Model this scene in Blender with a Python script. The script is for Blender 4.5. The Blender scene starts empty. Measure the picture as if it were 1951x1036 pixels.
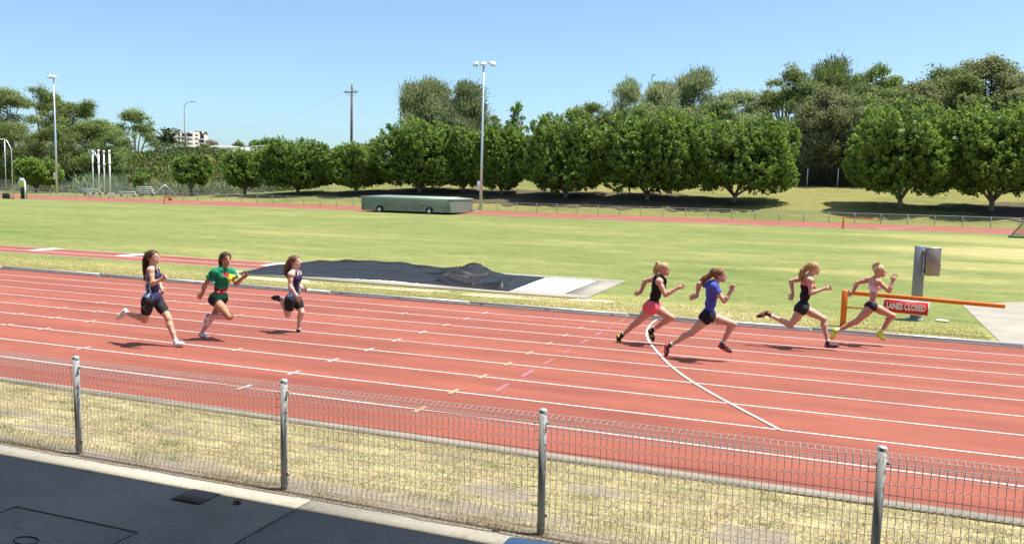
import bpy, math, random
import numpy as np
from mathutils import Vector, Matrix

# ------------------------------------------------------------------ camera, sky, sun, exposure
scene = bpy.context.scene
COL = scene.collection
FPX, YAW, PITCH, ROLL, CAMH = 1576.43, -.352933, -.100229, .024026, 2.908     # solved from the lane lines and fence posts
CX, CY = 975.5, 518.0
fw = np.array([math.sin(YAW)*math.cos(PITCH), math.cos(YAW)*math.cos(PITCH), math.sin(PITCH)])
_r = np.array([math.cos(YAW), -math.sin(YAW), 0.0]); _u = np.cross(_r, fw)
RV = math.cos(ROLL)*_r + math.sin(ROLL)*_u
UV = -math.sin(ROLL)*_r + math.cos(ROLL)*_u
CAM = np.array([0.0, 0.0, CAMH])
cd = bpy.data.cameras.new('camera'); co = bpy.data.objects.new('camera', cd); COL.objects.link(co)
cd.sensor_fit = 'HORIZONTAL'; cd.sensor_width = 36.0; cd.lens = 36.0*FPX/1951.0
cd.clip_start = .05; cd.clip_end = 3000.0
M = Matrix(((RV[0], UV[0], -fw[0], CAM[0]), (RV[1], UV[1], -fw[1], CAM[1]), (RV[2], UV[2], -fw[2], CAM[2]), (0, 0, 0, 1)))
co.matrix_world = M
scene.camera = co

SUN = np.array([.33, .14, 1.0]); SUN /= np.linalg.norm(SUN)
world = bpy.data.worlds.new('World'); scene.world = world; world.use_nodes = True
wn = world.node_tree.nodes; wl = world.node_tree.links
sky = wn.new('ShaderNodeTexSky'); sky.sky_type = 'NISHITA'; sky.sun_disc = False
sky.sun_elevation = math.asin(SUN[2]); sky.sun_rotation = math.atan2(SUN[0], SUN[1])
sky.altitude = 30; sky.air_density = .7; sky.dust_density = 1.7; sky.ozone_density = 3.0
tint = wn.new('ShaderNodeMix'); tint.data_type = 'RGBA'; tint.blend_type = 'MULTIPLY'; tint.inputs[0].default_value = 1.0; tint.inputs[7].default_value = (.97, 1.09, 1.02, 1)   # camera white balance
wl.new(sky.outputs[0], tint.inputs[6]); wl.new(tint.outputs[2], wn['Background'].inputs[0]); wn['Background'].inputs[1].default_value = .136
sd = bpy.data.lights.new('sun', 'SUN'); sd.energy = 5.0; sd.angle = math.radians(.53); sd.color = (1.0, .955, .88)
so = bpy.data.objects.new('sun', sd); COL.objects.link(so)
so.rotation_euler = Vector(SUN).to_track_quat('Z', 'Y').to_euler()
vs = scene.view_settings
vs.view_transform = 'Standard'; vs.look = 'None'; vs.gamma = 1.0; vs.use_curve_mapping = False
vs.exposure = .7

# ------------------------------------------------------------------ helpers
rng = np.random.default_rng(7)
YK = 18.715; TILT = .016; LANE = 1.077; YF = 81.5; YFO = 93.0

def sstep(a, b, x):
    t = np.clip((x-a)/(b-a), 0, 1); return t*t*(3-2*t)
def gz(X, Y):
    X = np.asarray(X, float); Y = np.asarray(Y, float)
    z = np.where(Y < YK, -TILT*(Y-YK), 0.0)
    bank = np.interp(Y, [YF, YFO, 97, 103, 106, 120, 124, 150, 200, 400], [0, .15, .5, 1.55, 2.1, 4.1, 4.4, 5.5, 7, 10])
    flat = np.interp(Y, [YF, YFO, 97, 400], [0, .15, .25, .9])
    k = sstep(-108, -52, X)
    return z + np.where(Y > YF, flat + (bank-flat)*k, 0)
def ray(x, y): return fw + RV*(x-CX)/FPX - UV*(y-CY)/FPX
def at(x, y, Y):
    d = ray(x, y); return CAM + d*(Y/d[1])
def gp(x, y, dz=0.0):
    d = ray(x, y); P = CAM + d*(-CAMH/d[2])
    if d[2] < 0 and P[1] < YK or P[1] < 0:
        P = CAM + d*((TILT*YK-CAMH)/(d[2]+TILT*d[1]))
    return P + np.array([0, 0, dz])
def xat(px, Y):
    """world X of image column px on the horizon at perpendicular distance Y"""
    return at(px, 336+.0242*px, Y)[0]

def link(name, data, parent=None):
    o = bpy.data.objects.new(name, data); COL.objects.link(o)
    if parent is not None: o.parent = parent
    return o
def tag(o, label=None, cat=None, group=None, kind=None):
    if label: o['label'] = label
    if cat: o['category'] = cat
    if group: o['group'] = group
    if kind: o['kind'] = kind
    return o
def empty(name, loc, label=None, cat=None, group=None, rz=0.0):
    o = link(name, None); o.location = tuple(float(v) for v in loc); o.rotation_euler = (0, 0, rz); o.empty_display_size = .2
    return tag(o, label, cat, group)
def mesh_np(name, V, F, mats, smooth=False, midx=None, col=None):
    """F: list of integer arrays (n,3) or (n,4)"""
    me = bpy.data.meshes.new(name)
    V = np.asarray(V, np.float32)
    Fs = [np.asarray(f, np.int32) for f in (F if isinstance(F, list) else [F]) if len(f)]
    idx = np.concatenate([f.ravel() for f in Fs]); tot = np.concatenate([np.full(len(f), f.shape[1], np.int32) for f in Fs])
    me.vertices.add(len(V)); me.vertices.foreach_set('co', V.ravel())
    me.loops.add(len(idx)); me.loops.foreach_set('vertex_index', idx)
    me.polygons.add(len(tot)); me.polygons.foreach_set('loop_start', np.concatenate([[0], np.cumsum(tot)[:-1]]).astype(np.int32))
    me.polygons.foreach_set('loop_total', tot)
    for m in (mats if isinstance(mats, (list, tuple)) else [mats]): me.materials.append(m)
    if midx is not None: me.polygons.foreach_set('material_index', np.asarray(midx, np.int32))
    if smooth: me.polygons.foreach_set('use_smooth', np.ones(len(tot), bool))
    if col is not None:
        a = me.attributes.new('tint', 'FLOAT_COLOR', 'POINT'); a.data.foreach_set('color', np.asarray(col, np.float32).ravel())
    me.update(calc_edges=True); me.validate()
    return me
class MB:
    """collects boxes, tubes and prisms into one mesh"""
    def __init__(s): s.V = []; s.Q = []; s.T = []; s.n = 0
    def add(s, V, Q=None, T=None):
        V = np.asarray(V, float); s.V.append(V)
        if Q is not None and len(Q): s.Q.append(np.asarray(Q, int)+s.n)
        if T is not None and len(T): s.T.append(np.asarray(T, int)+s.n)
        s.n += len(V); return s
    def box(s, c, d, rot=None, bev=0.0):
        c = np.asarray(c, float); h = np.asarray(d, float)/2
        if bev > 0:
            pts = []
            for sx in (-1, 1):
                for sy in (-1, 1):
                    for sz in (-1, 1):
                        b = np.array([sx, sy, sz])*h
                        for a in range(3):
                            q = b.copy()
                            for k in range(3):
                                if k != a: q[k] -= np.sign(q[k])*bev
                            pts.append(q)
            import bmesh
            bm = bmesh.new(); [bm.verts.new(tuple(p)) for p in pts]
            bmesh.ops.convex_hull(bm, input=bm.verts); bmesh.ops.join_triangles(bm, faces=bm.faces, angle_face_threshold=.1, angle_shape_threshold=.1)
            bm.verts.index_update(); V = np.array([v.co[:] for v in bm.verts])
            Q = [[v.index for v in f.verts] for f in bm.faces if len(f.verts) == 4]; T = [[v.index for v in f.verts] for f in bm.faces if len(f.verts) == 3]
            bm.free()
        else:
            V = np.array([[x, y, z] for x in (-h[0], h[0]) for y in (-h[1], h[1]) for z in (-h[2], h[2])])
            Q = [[0, 1, 3, 2], [4, 6, 7, 5], [0, 4, 5, 1], [2, 3, 7, 6], [0, 2, 6, 4], [1, 5, 7, 3]]; T = []
        if rot is not None: V = V @ np.asarray(rot).T
        return s.add(V+c, Q, T)
    def tube(s, P, R, n=8, cap=True, closed=False):
        P = np.asarray(P, float); m = len(P); R = np.broadcast_to(np.asarray(R, float), (m,))
        tan = np.gradient(P, axis=0) if m > 1 else np.array([[0, 0, 1.]])
        tan /= np.linalg.norm(tan, axis=1, keepdims=True)+1e-12
        ref = np.array([0, 0, 1.]) if abs(tan[0][2]) < .9 else np.array([1., 0, 0])
        V = []
        for i in range(m):
            a = np.cross(tan[i], ref); a /= np.linalg.norm(a)+1e-12; b = np.cross(tan[i], a); ref = np.cross(a, tan[i])
            th = np.arange(n)*2*math.pi/n
            V.append(P[i]+R[i]*(np.cos(th)[:, None]*a+np.sin(th)[:, None]*b))
        V = np.concatenate(V); k = np.arange(n); k2 = (k+1) % n
        Q = np.concatenate([np.stack([i*n+k, i*n+k2, (i+1)*n+k2, (i+1)*n+k], 1) for i in range(m-1)])
        T = []
        if cap:
            V = np.concatenate([V, P[:1], P[-1:]])
            T = np.concatenate([np.stack([np.full(n, m*n), k2, k], 1), np.stack([np.full(n, m*n+1), (m-1)*n+k, (m-1)*n+k2], 1)])
        return s.add(V, Q, T)
    def lathe(s, prof, n=16, c=(0, 0, 0), rot=None):
        th = np.arange(n)*2*math.pi/n; V = np.concatenate([np.stack([r*np.cos(th), r*np.sin(th), np.full(n, z)], 1) for r, z in prof])
        k = np.arange(n); k2 = (k+1) % n
        Q = np.concatenate([np.stack([i*n+k, i*n+k2, (i+1)*n+k2, (i+1)*n+k], 1) for i in range(len(prof)-1)])
        if rot is not None: V = V @ np.asarray(rot).T
        return s.add(V+np.asarray(c, float), Q)
    def build(s, name, mat, parent=None, smooth=False, kind=None, loc=None):
        V = np.concatenate(s.V); F = []
        if s.Q: F.append(np.concatenate(s.Q))
        if s.T: F.append(np.concatenate(s.T))
        if parent is not None and parent.type == 'EMPTY' and loc is None:
            V = to_local(parent, V)
        o = link(name, mesh_np(name, V, F, mat, smooth), parent)
        if loc is not None: o.location = loc
        if kind: o['kind'] = kind
        return o
def to_local(parent, V):
    """world coordinates to the (unparented) thing's own frame; top-level only"""
    root = parent
    while root.parent is not None: root = root.parent
    a = root.rotation_euler[2]; c, s = math.cos(a), math.sin(a); d = np.asarray(V, float)-np.array(root.location[:])
    return np.stack([c*d[:, 0]+s*d[:, 1], -s*d[:, 0]+c*d[:, 1], d[:, 2]], 1)
def sheet(name, poly, mat, dz, parent=None, kind=None, label=None, nx=1):
    """flat strip on the ground from a world-xy polygon"""
    P = np.array([[p[0], p[1], float(gz(p[0], p[1]))+dz] for p in poly])
    me = bpy.data.meshes.new(name); me.from_pydata([tuple(p) for p in P], [], [list(range(len(P)))]); me.materials.append(mat)
    o = link(name, me, parent)
    return tag(o, label, None, None, kind)
def ribbon(name, pts, w, mat, dz, parent=None):
    P = np.asarray(pts, float)[:, :2]; t = np.gradient(P, axis=0); t /= np.linalg.norm(t, axis=1, keepdims=True)
    n = np.stack([-t[:, 1], t[:, 0]], 1)*w/2
    A, B = P+n, P-n; V = np.concatenate([A, B]); z = gz(V[:, 0], V[:, 1])+dz
    m = len(P); i = np.arange(m-1)
    return link(name, mesh_np(name, np.column_stack([V, z]), np.stack([i+m, i+m+1, i+1, i], 1), mat), parent)

# ------------------------------------------------------------------ materials
def lin(c):
    if isinstance(c, str):
        c = [int(c[i:i+2], 16)/255 for i in (1, 3, 5)]
        return tuple((x/12.92 if x <= .04045 else ((x+.055)/1.055)**2.4) for x in c)
    return tuple(c)
def node(nt, t, **kw):
    n = nt.nodes.new(t)
    for k, v in kw.items(): setattr(n, k, v)
    return n
def base_mat(name, rough=.8, spec=.25, metal=0.0):
    m = bpy.data.materials.new(name); m.use_nodes = True; nt = m.node_tree; b = nt.nodes['Principled BSDF']
    b.inputs['Roughness'].default_value = rough; b.inputs['Specular IOR Level'].default_value = spec; b.inputs['Metallic'].default_value = metal
    return m, nt, b
def ramp(nt, stops):
    r = nt.nodes.new('ShaderNodeValToRGB'); e = r.color_ramp.elements
    while len(e) > 1: e.remove(e[0])
    e[0].position = stops[0][0]; e[0].color = (*lin(stops[0][1]), 1)
    for p, c in stops[1:]:
        x = e.new(p); x.color = (*lin(c), 1)
    return r
def noise(nt, scale, detail=4, rough=.6, vec=None, mapping=None, dist=0.0):
    n = nt.nodes.new('ShaderNodeTexNoise'); n.inputs['Scale'].default_value = scale; n.inputs['Detail'].default_value = detail
    n.inputs['Roughness'].default_value = rough; n.inputs['Distortion'].default_value = dist
    g = nt.nodes.new('ShaderNodeNewGeometry') if vec is None else None
    src = g.outputs['Position'] if vec is None else vec
    if mapping is not None:
        mp = nt.nodes.new('ShaderNodeMapping'); mp.inputs['Scale'].default_value = mapping; nt.links.new(src, mp.inputs['Vector']); src = mp.outputs[0]
    nt.links.new(src, n.inputs['Vector']); return n
def mixc(nt, fac, a, b, mode='MIX'):
    m = nt.nodes.new('ShaderNodeMix'); m.data_type = 'RGBA'; m.blend_type = mode
    for s, v in ((m.inputs[0], fac), (m.inputs[6], a), (m.inputs[7], b)):
        if hasattr(v, 'links') or isinstance(v, bpy.types.NodeSocket): nt.links.new(v, s)
        elif isinstance(v, (int, float)): s.default_value = v
        else: s.default_value = (*lin(v), 1)
    return m.outputs[2]
def bump(nt, b, h, strength=.4, dist=.01):
    n = nt.nodes.new('ShaderNodeBump'); n.inputs['Strength'].default_value = strength; n.inputs['Distance'].default_value = dist
    nt.links.new(h, n.inputs['Height']); nt.links.new(n.outputs[0], b.inputs['Normal'])
def simple(name, c, rough=.6, spec=.3, metal=0.0, var=.12, vscale=8.0, bmp=0.0, objspace=False):
    m, nt, b = base_mat(name, rough, spec, metal); c = lin(c)
    vec = None
    if objspace:
        tc = nt.nodes.new('ShaderNodeTexCoord'); vec = tc.outputs['Object']
    n = noise(nt, vscale, 5, .65, vec)
    r = ramp(nt, [(.25, tuple(x*(1-var) for x in c)), (.75, tuple(min(1, x*(1+var)) for x in c))])
    nt.links.new(n.outputs[0], r.inputs[0]); nt.links.new(r.outputs[0], b.inputs['Base Color'])
    if bmp: bump(nt, b, n.outputs[0], bmp, .01)
    return m

def mat_track():
    m, nt, b = base_mat('tartan', .85, .25)
    n1 = noise(nt, .35, 5, .6); n2 = noise(nt, 2.2, 5, .7, mapping=(.25, 1, 1)); n3 = noise(nt, 160, 2, .5); n4 = noise(nt, .9, 6, .7, mapping=(.08, 1, 1))
    r1 = ramp(nt, [(.3, (.262, .079, .051)), (.7, (.30, .093, .061))]); nt.links.new(n1.outputs[0], r1.inputs[0])
    r2 = ramp(nt, [(.35, (.88, .88, .9)), (.65, (1.06, 1.06, 1.06))]); nt.links.new(n2.outputs[0], r2.inputs[0])
    r3 = ramp(nt, [(.3, (.82, .8, .8)), (.7, (1.16, 1.18, 1.2))]); nt.links.new(n3.outputs[0], r3.inputs[0])
    r4 = ramp(nt, [(.38, (.80, .78, .79)), (.58, (1.04, 1.04, 1.04))]); nt.links.new(n4.outputs[0], r4.inputs[0])
    c = mixc(nt, 1, r1.outputs[0], r2.outputs[0], 'MULTIPLY'); c = mixc(nt, 1, c, r3.outputs[0], 'MULTIPLY'); c = mixc(nt, 1, c, r4.outputs[0], 'MULTIPLY')
    nt.links.new(c, b.inputs['Base Color']); bump(nt, b, n3.outputs[0], .5, .004)
    return m
def mat_paint(name, c, wear=.45, under=(.30, .095, .072)):
    m, nt, b = base_mat(name, .7, .3)
    n = noise(nt, 45, 6, .75); n2 = noise(nt, 2.0, 3, .6)
    mt = node(nt, 'ShaderNodeMath', operation='ADD'); nt.links.new(n.outputs[0], mt.inputs[0]); nt.links.new(n2.outputs[0], mt.inputs[1])
    r = ramp(nt, [(.5, (0, 0, 0)), (.62, (1, 1, 1))]) if False else None
    mr = node(nt, 'ShaderNodeMapRange'); mr.inputs[1].default_value = wear+.28; mr.inputs[2].default_value = wear+.5; nt.links.new(mt.outputs[0], mr.inputs[0])
    nt.links.new(mixc(nt, mr.outputs[0], under, c), b.inputs['Base Color']); return m
def mat_grass(name, green, yellow, straw, dry=0.0, streak=True):
    m, nt, b = base_mat(name, .9, .1)
    n1 = noise(nt, .09, 5, .6, mapping=(.6, 1, 1)); n2 = noise(nt, .55, 6, .68, mapping=(.35, 1, 1)); n3 = noise(nt, 22, 4, .7, mapping=(.6, 1, 1)); n4 = noise(nt, 5, 4, .7, mapping=(.4, 1, 1))
    a = node(nt, 'ShaderNodeMath', operation='MULTIPLY_ADD'); a.inputs[1].default_value = .55; nt.links.new(n1.outputs[0], a.inputs[0])
    a2 = node(nt, 'ShaderNodeMath', operation='MULTIPLY'); a2.inputs[1].default_value = .45; nt.links.new(n2.outputs[0], a2.inputs[0]); nt.links.new(a2.outputs[0], a.inputs[2])
    # dry areas as places: by position
    g = node(nt, 'ShaderNodeNewGeometry'); sep = node(nt, 'ShaderNodeSeparateXYZ'); nt.links.new(g.outputs['Position'], sep.inputs[0])
    add = node(nt, 'ShaderNodeMath', operation='ADD'); nt.links.new(a.outputs[0], add.inputs[0]); add.inputs[1].default_value = dry
    last = add
    if streak:
        def blob(cx, cy, rx, ry, amt):
            nonlocal last
            dx = node(nt, 'ShaderNodeMath', operation='MULTIPLY_ADD'); dx.inputs[1].default_value = 1/rx; dx.inputs[2].default_value = -cx/rx; nt.links.new(sep.outputs[0], dx.inputs[0])
            dy = node(nt, 'ShaderNodeMath', operation='MULTIPLY_ADD'); dy.inputs[1].default_value = 1/ry; dy.inputs[2].default_value = -cy/ry; nt.links.new(sep.outputs[1], dy.inputs[0])
            x2 = node(nt, 'ShaderNodeMath', operation='MULTIPLY'); nt.links.new(dx.outputs[0], x2.inputs[0]); nt.links.new(dx.outputs[0], x2.inputs[1])
            y2 = node(nt, 'ShaderNodeMath', operation='MULTIPLY_ADD'); nt.links.new(dy.outputs[0], y2.inputs[0]); nt.links.new(dy.outputs[0], y2.inputs[1]); nt.links.new(x2.outputs[0], y2.inputs[2])
            mr = node(nt, 'ShaderNodeMapRange', interpolation_type='SMOOTHSTEP'); mr.inputs[1].default_value = 0; mr.inputs[2].default_value = 1; mr.inputs[3].default_value = amt; mr.inputs[4].default_value = 0
            nt.links.new(y2.outputs[0], mr.inputs[0])
            s = node(nt, 'ShaderNodeMath', operation='ADD'); nt.links.new(last.outputs[0], s.inputs[0]); nt.links.new(mr.outputs[0], s.inputs[1]); last = s
        blob(13, 52, 13, 9, .26); blob(11, 41, 10, 4, .2); blob(2, 34, 7, 2, .1); blob(14, 70, 14, 9, .14); blob(-12, 19.6, 40, 2.6, .17); blob(-4, 21, 5, 3, .1); blob(-24, 20.8, 14, 2.0, .06)
        blob(-38, 34, 26, 7, -.05); blob(0, 30, 8, 4, -.07); blob(-40, 74, 90, 4, -.04); blob(4, 19.3, 5, 1.5, -.02)
    r = ramp(nt, [(.34, green), (.5, tuple(.6*x+.4*y for x, y in zip(lin(green), lin(yellow)))), (.62, yellow), (.78, straw)]); nt.links.new(last.outputs[0], r.inputs[0])
    n5 = noise(nt, 1.3, 5, .75, mapping=(.45, .7, 1)); r5 = ramp(nt, [(.3, (.80, .84, .78)), (.5, (1, 1, 1)), (.7, (1.18, 1.14, 1.12))]); nt.links.new(n5.outputs[0], r5.inputs[0])
    r3 = ramp(nt, [(.28, (.55, .58, .52)), (.5, (.98, .98, .98)), (.72, (1.4, 1.36, 1.3))]); nt.links.new(n3.outputs[0], r3.inputs[0])
    r4 = ramp(nt, [(.3, (.70, .75, .68)), (.7, (1.28, 1.22, 1.2))]); nt.links.new(n4.outputs[0], r4.inputs[0])
    c = mixc(nt, 1, r.outputs[0], r3.outputs[0], 'MULTIPLY'); c = mixc(nt, 1, c, r4.outputs[0], 'MULTIPLY')
    c = mixc(nt, 1, c, r5.outputs[0], 'MULTIPLY')
    nt.links.new(c, b.inputs['Base Color']); bump(nt, b, n3.outputs[0], .7, .03); return m
PATCH = [(-2.55, 6.75, .42, .2), (-1.75, 7.15, .35, .13), (-.35, 6.65, .35, .28), (.15, 6.35, .7, .16), (-2.6, 6.3, .9, .13), (-4.6, 7.2, .25, .08), (-7.6, 6.5, .5, .12), (-8.6, 6.8, .4, .1), (-4.0, 6.2, .9, .1), (1.0, 6.5, .4, .2), (-5.6, 6.25, .6, .09), (-6.6, 7.0, .35, .08), (-3.4, 7.5, .3, .07)]
def add_soil(m):
    nt = m.node_tree; b = nt.nodes['Principled BSDF']; src = b.inputs['Base Color'].links[0].from_socket
    g = node(nt, 'ShaderNodeNewGeometry'); prev = None
    for (cx_, cy_, rx, ry) in PATCH:
        mp = node(nt, 'ShaderNodeVectorMath', operation='SUBTRACT'); nt.links.new(g.outputs['Position'], mp.inputs[0]); mp.inputs[1].default_value = (cx_, cy_, 0)
        m2 = node(nt, 'ShaderNodeVectorMath', operation='MULTIPLY'); nt.links.new(mp.outputs[0], m2.inputs[0]); m2.inputs[1].default_value = (1/rx, 1/ry, 0)
        ln = node(nt, 'ShaderNodeVectorMath', operation='LENGTH'); nt.links.new(m2.outputs[0], ln.inputs[0])
        if prev is None: prev = ln.outputs['Value']
        else:
            mn = node(nt, 'ShaderNodeMath', operation='MINIMUM'); nt.links.new(prev, mn.inputs[0]); nt.links.new(ln.outputs['Value'], mn.inputs[1]); prev = mn.outputs[0]
    n = noise(nt, 7, 6, .75); a = node(nt, 'ShaderNodeMath', operation='MULTIPLY_ADD'); a.inputs[1].default_value = 2.2; nt.links.new(n.outputs[0], a.inputs[0]); nt.links.new(prev, a.inputs[2])
    mr = node(nt, 'ShaderNodeMapRange'); mr.inputs[1].default_value = 1.75; mr.inputs[2].default_value = 2.35; nt.links.new(a.outputs[0], mr.inputs[0])
    n2 = noise(nt, 25, 5, .7); r = ramp(nt, [(.3, (.19, .155, .115)), (.7, (.31, .265, .205))]); nt.links.new(n2.outputs[0], r.inputs[0])
    nt.links.new(mixc(nt, mr.outputs[0], r.outputs[0], src), b.inputs['Base Color']); return m
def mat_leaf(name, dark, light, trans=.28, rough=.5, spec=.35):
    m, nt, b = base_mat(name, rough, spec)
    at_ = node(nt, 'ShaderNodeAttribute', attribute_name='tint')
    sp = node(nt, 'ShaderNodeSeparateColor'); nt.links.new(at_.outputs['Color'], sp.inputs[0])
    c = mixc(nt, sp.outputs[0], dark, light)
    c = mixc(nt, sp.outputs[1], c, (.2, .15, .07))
    nt.links.new(c, b.inputs['Base Color'])
    tr = node(nt, 'ShaderNodeBsdfTranslucent'); nt.links.new(c, tr.inputs[0])
    mx = node(nt, 'ShaderNodeMixShader'); mx.inputs[0].default_value = trans
    nt.links.new(b.outputs[0], mx.inputs[1]); nt.links.new(tr.outputs[0], mx.inputs[2]); nt.links.new(mx.outputs[0], nt.nodes['Material Output'].inputs[0]); return m
def mat_concrete(name, c, spots=True):
    m, nt, b = base_mat(name, .9, .2); c = np.array(lin(c))
    n1 = noise(nt, .8, 6, .65); n2 = noise(nt, 30, 5, .7); n3 = noise(nt, 4, 6, .75)
    r1 = ramp(nt, [(.3, tuple(c*.75)), (.7, tuple(c*1.15))]); nt.links.new(n1.outputs[0], r1.inputs[0])
    r2 = ramp(nt, [(.3, (.8, .8, .8)), (.7, (1.15, 1.15, 1.15))]); nt.links.new(n2.outputs[0], r2.inputs[0])
    r3 = ramp(nt, [(.28, (.55, .53, .5)), (.42, (1, 1, 1))]); nt.links.new(n3.outputs[0], r3.inputs[0])
    k = mixc(nt, 1, r1.outputs[0], r2.outputs[0], 'MULTIPLY'); k = mixc(nt, .8 if spots else .2, k, r3.outputs[0], 'MULTIPLY')
    nt.links.new(k, b.inputs['Base Color']); bump(nt, b, n2.outputs[0], .3, .004); return m

MT = mat_track(); M_WHITE = mat_paint('line_white', (.66, .58, .55), .38); M_YEL = mat_paint('tick_yellow', (.52, .29, .17), .46)
M_TICK = mat_paint('tick_white', (.60, .46, .44), .42)
M_BLUE = mat_paint('faded_violet', (.34, .145, .20), .66); M_FAINT = mat_paint('faded_white', (.62, .42, .42), .48)
M_GRASS = mat_grass('infield_grass', (.13, .17, .052), (.265, .262, .10), (.39, .33, .165))
M_BANK = mat_grass('bank_grass', (.115, .145, .045), (.22, .20, .075), (.31, .235, .10), .05, False)
M_VERGE = mat_grass('dry_verge', (.26, .24, .125), (.395, .345, .20), (.44, .39, .25), .08, False)
add_soil(M_VERGE)
M_SOIL = simple('soil', (.235, .195, .15), .95, .1, var=.35, vscale=14, bmp=.8)
M_CONC = mat_concrete('sunlit_concrete', (.42, .39, .325)); M_APRON_SHADE = mat_concrete('shaded_paving', (.20, .20, .195)); M_EDGE = mat_concrete('edging_concrete', (.25, .225, .185)); M_PATH = mat_concrete('path_concrete', (.33, .30, .25), False)  # apron colour darkened to deepen the roof shade, strip kept at the sunlit tone
M_KERB = simple('kerb_aluminium', (.46, .455, .45), .45, .5, .35, .12, 3); M_KERBG = mat_concrete('kerb_grey', (.25, .25, .25))
M_GALV = simple('galvanised', (.36, .375, .375), .65, .3, .0, .12, 25, objspace=True); M_GALVL = simple('galvanised_bright', (.62, .64, .65), .35, .5, .6, .1, 25, objspace=True)
M_WIRE = simple('fence_wire', (.43, .42, .42), .6, .4, .0, .15, 10)
M_SAND = simple('sand', (.72, .70, .64), .95, .1, var=.12, vscale=5, bmp=.4)
M_COVER = simple('shade_cloth', (.016, .016, .0165), .5, .22, var=.2, vscale=4, bmp=.0)
M_ORANGE = simple('orange_paint', (.74, .165, .012), .45, .35, var=.08); M_RED = simple('sign_red', (.60, .028, .022), .45, .4, var=.06)
M_SIGNW = simple('sign_white', (.82, .81, .80), .5, .4, var=.03)
M_STEEL = simple('stainless', (.33, .275, .245), .45, .5, .5, .1, 6, objspace=True)
M_GREY = simple('grey_steel', (.30, .31, .32), .5, .4, .3, .12, 9); M_DARK = simple('dark_metal', (.03, .03, .03), .6, .3)
M_LAMP = simple('lamp_white', (.72, .73, .74), .35, .5, var=.06); M_WOODP = simple('weathered_pole', (.17, .14, .115), .9, .1, var=.25, vscale=6)
M_GREEN = simple('green_cladding', (.19, .225, .185), .5, .4, .1, .14, 1.4); M_GREENT = simple('green_lid', (.27, .345, .30), .45, .4, .1, .08, 1)
M_TYRE = simple('tyre', (.03, .03, .032), .85, .2); M_BARK = simple('ficus_bark', (.20, .165, .13), .9, .1, var=.3, vscale=3, bmp=.5)
M_BARKE = simple('gum_bark', (.42, .37, .31), .8, .2, var=.3, vscale=1.5); M_BARKD = simple('dark_bark', (.10, .085, .07), .9, .1, var=.3, vscale=2)

# ------------------------------------------------------------------ ground and setting
def grid_mesh(name, xs, ys, mat, dz=0.0, smooth=True):
    X, Y = np.meshgrid(xs, ys, indexing='ij'); Z = gz(X, Y)+dz
    n, m = X.shape; i, j = np.meshgrid(np.arange(n-1), np.arange(m-1), indexing='ij'); a = (i*m+j).ravel()
    return mesh_np(name, np.stack([X.ravel(), Y.ravel(), Z.ravel()], 1), np.stack([a, a+m, a+m+1, a+1], 1), mat, smooth)
xs = np.unique(np.concatenate([np.linspace(-900, -200, 15), np.linspace(-200, 80, 113), np.linspace(80, 700, 14)]))
ys = np.unique(np.concatenate([[-40, -10, 0, 5, 10, 15, YK], np.linspace(YK, YF, 12), np.linspace(YF, 130, 60), np.linspace(130, 400, 20), [600, 900, 1500]]))
gr = link('ground', grid_mesh('ground', xs, ys, M_BANK, -.02, False)); tag(gr, 'grassy ground and bank around the athletics field', kind='structure')
nf = link('infield', grid_mesh('infield', np.linspace(-170, 60, 24), np.array([YK-.02, 19.5, 22, 30, 50, 70, YF]), M_GRASS, 0.0)); tag(nf, 'green and yellowing infield grass inside the running track', kind='structure')
Y9 = YK-9*LANE; YOUT = 7.98
tr = link('running_track', grid_mesh('running_track', np.linspace(-80, 30, 12), np.array([YOUT, 12, 16, YK]), MT, .006)); tag(tr, 'red rubber running track with white lane lines in front', kind='structure')
XA, XB = -80.0, 30.0
for n in range(1, 10):
    y = YK-n*LANE
    sheet('lane_line', [(XA, y-.019), (XB, y-.019), (XB, y+.019), (XA, y+.019)], M_WHITE, .010, tr)
# start and relay ticks on the lane lines
def line_y(n): return YK-n*LANE
def tick(px, n, mat, ln=.3, w=.055):
    Y = line_y(n); d = None
    lo, hi = -60.0, 12.0
    for _ in range(60):                       # world X whose image column is px, on line n
        mid = (lo+hi)/2; q = np.array([mid, Y, float(gz(mid, Y))])-CAM
        if CX+FPX*(q@RV)/(q@fw) < px: lo = mid
        else: hi = mid
    sheet('tick_mark', [(lo-w/2, Y-ln/2), (lo+w/2, Y-ln/2), (lo+w/2, Y+ln/2), (lo-w/2, Y+ln/2)], mat, .014, tr)
for n, px in enumerate([924.6, 888.8, 849.4, 805.4, 756.3, 703.5, 635, 560, 466], 1): tick(px, n, M_TICK)
for n, px in enumerate([1131, 1106, 1077.5, 1046, 1009, 968, 920, 865, 800], 1): tick(px, n, M_YEL, .3, .065)
for n, px in ((1, 772), (2, 690), (3, 327), (3, 388), (4, 191), (4, 455), (5, 118), (5, 187), (6, 35), (6, 105), (6, 173), (7, 14), (7, 85), (8, 159), (7, 452), (2, 770)): tick(px, n, M_FAINT, .28, .05)
for n in range(9):                                # violet dashes across the lanes
    y0, y1 = line_y(n+1)+.26, line_y(n)-.26
    if n < 8: sheet('lane_dash', [(-4.06, y0), (-3.99, y0), (-3.99, y1), (-4.06, y1)], M_BLUE, .010, tr)
bp = [gp(*q) for q in ((1251.4, 610), (1242, 615.8), (1234, 626), (1231, 637.8), (1234, 648), (1242, 660), (1256, 676), (1272, 693.4), (1289.6, 708.5), (1330, 737), (1385, 767), (1440, 796), (1485, 820))]
bp = np.array(bp); bp = bp[bp[:, 1] < YK]
tt = np.linspace(0, len(bp)-1, 60); sm = np.stack([np.interp(tt, np.arange(len(bp)), bp[:, k]) for k in range(3)], 1)
for _ in range(10): sm[1:-1] = (sm[:-2]+2*sm[1:-1]+sm[2:])/4
ribbon('break_line', sm, .045, M_WHITE, .018, tr)
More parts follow.
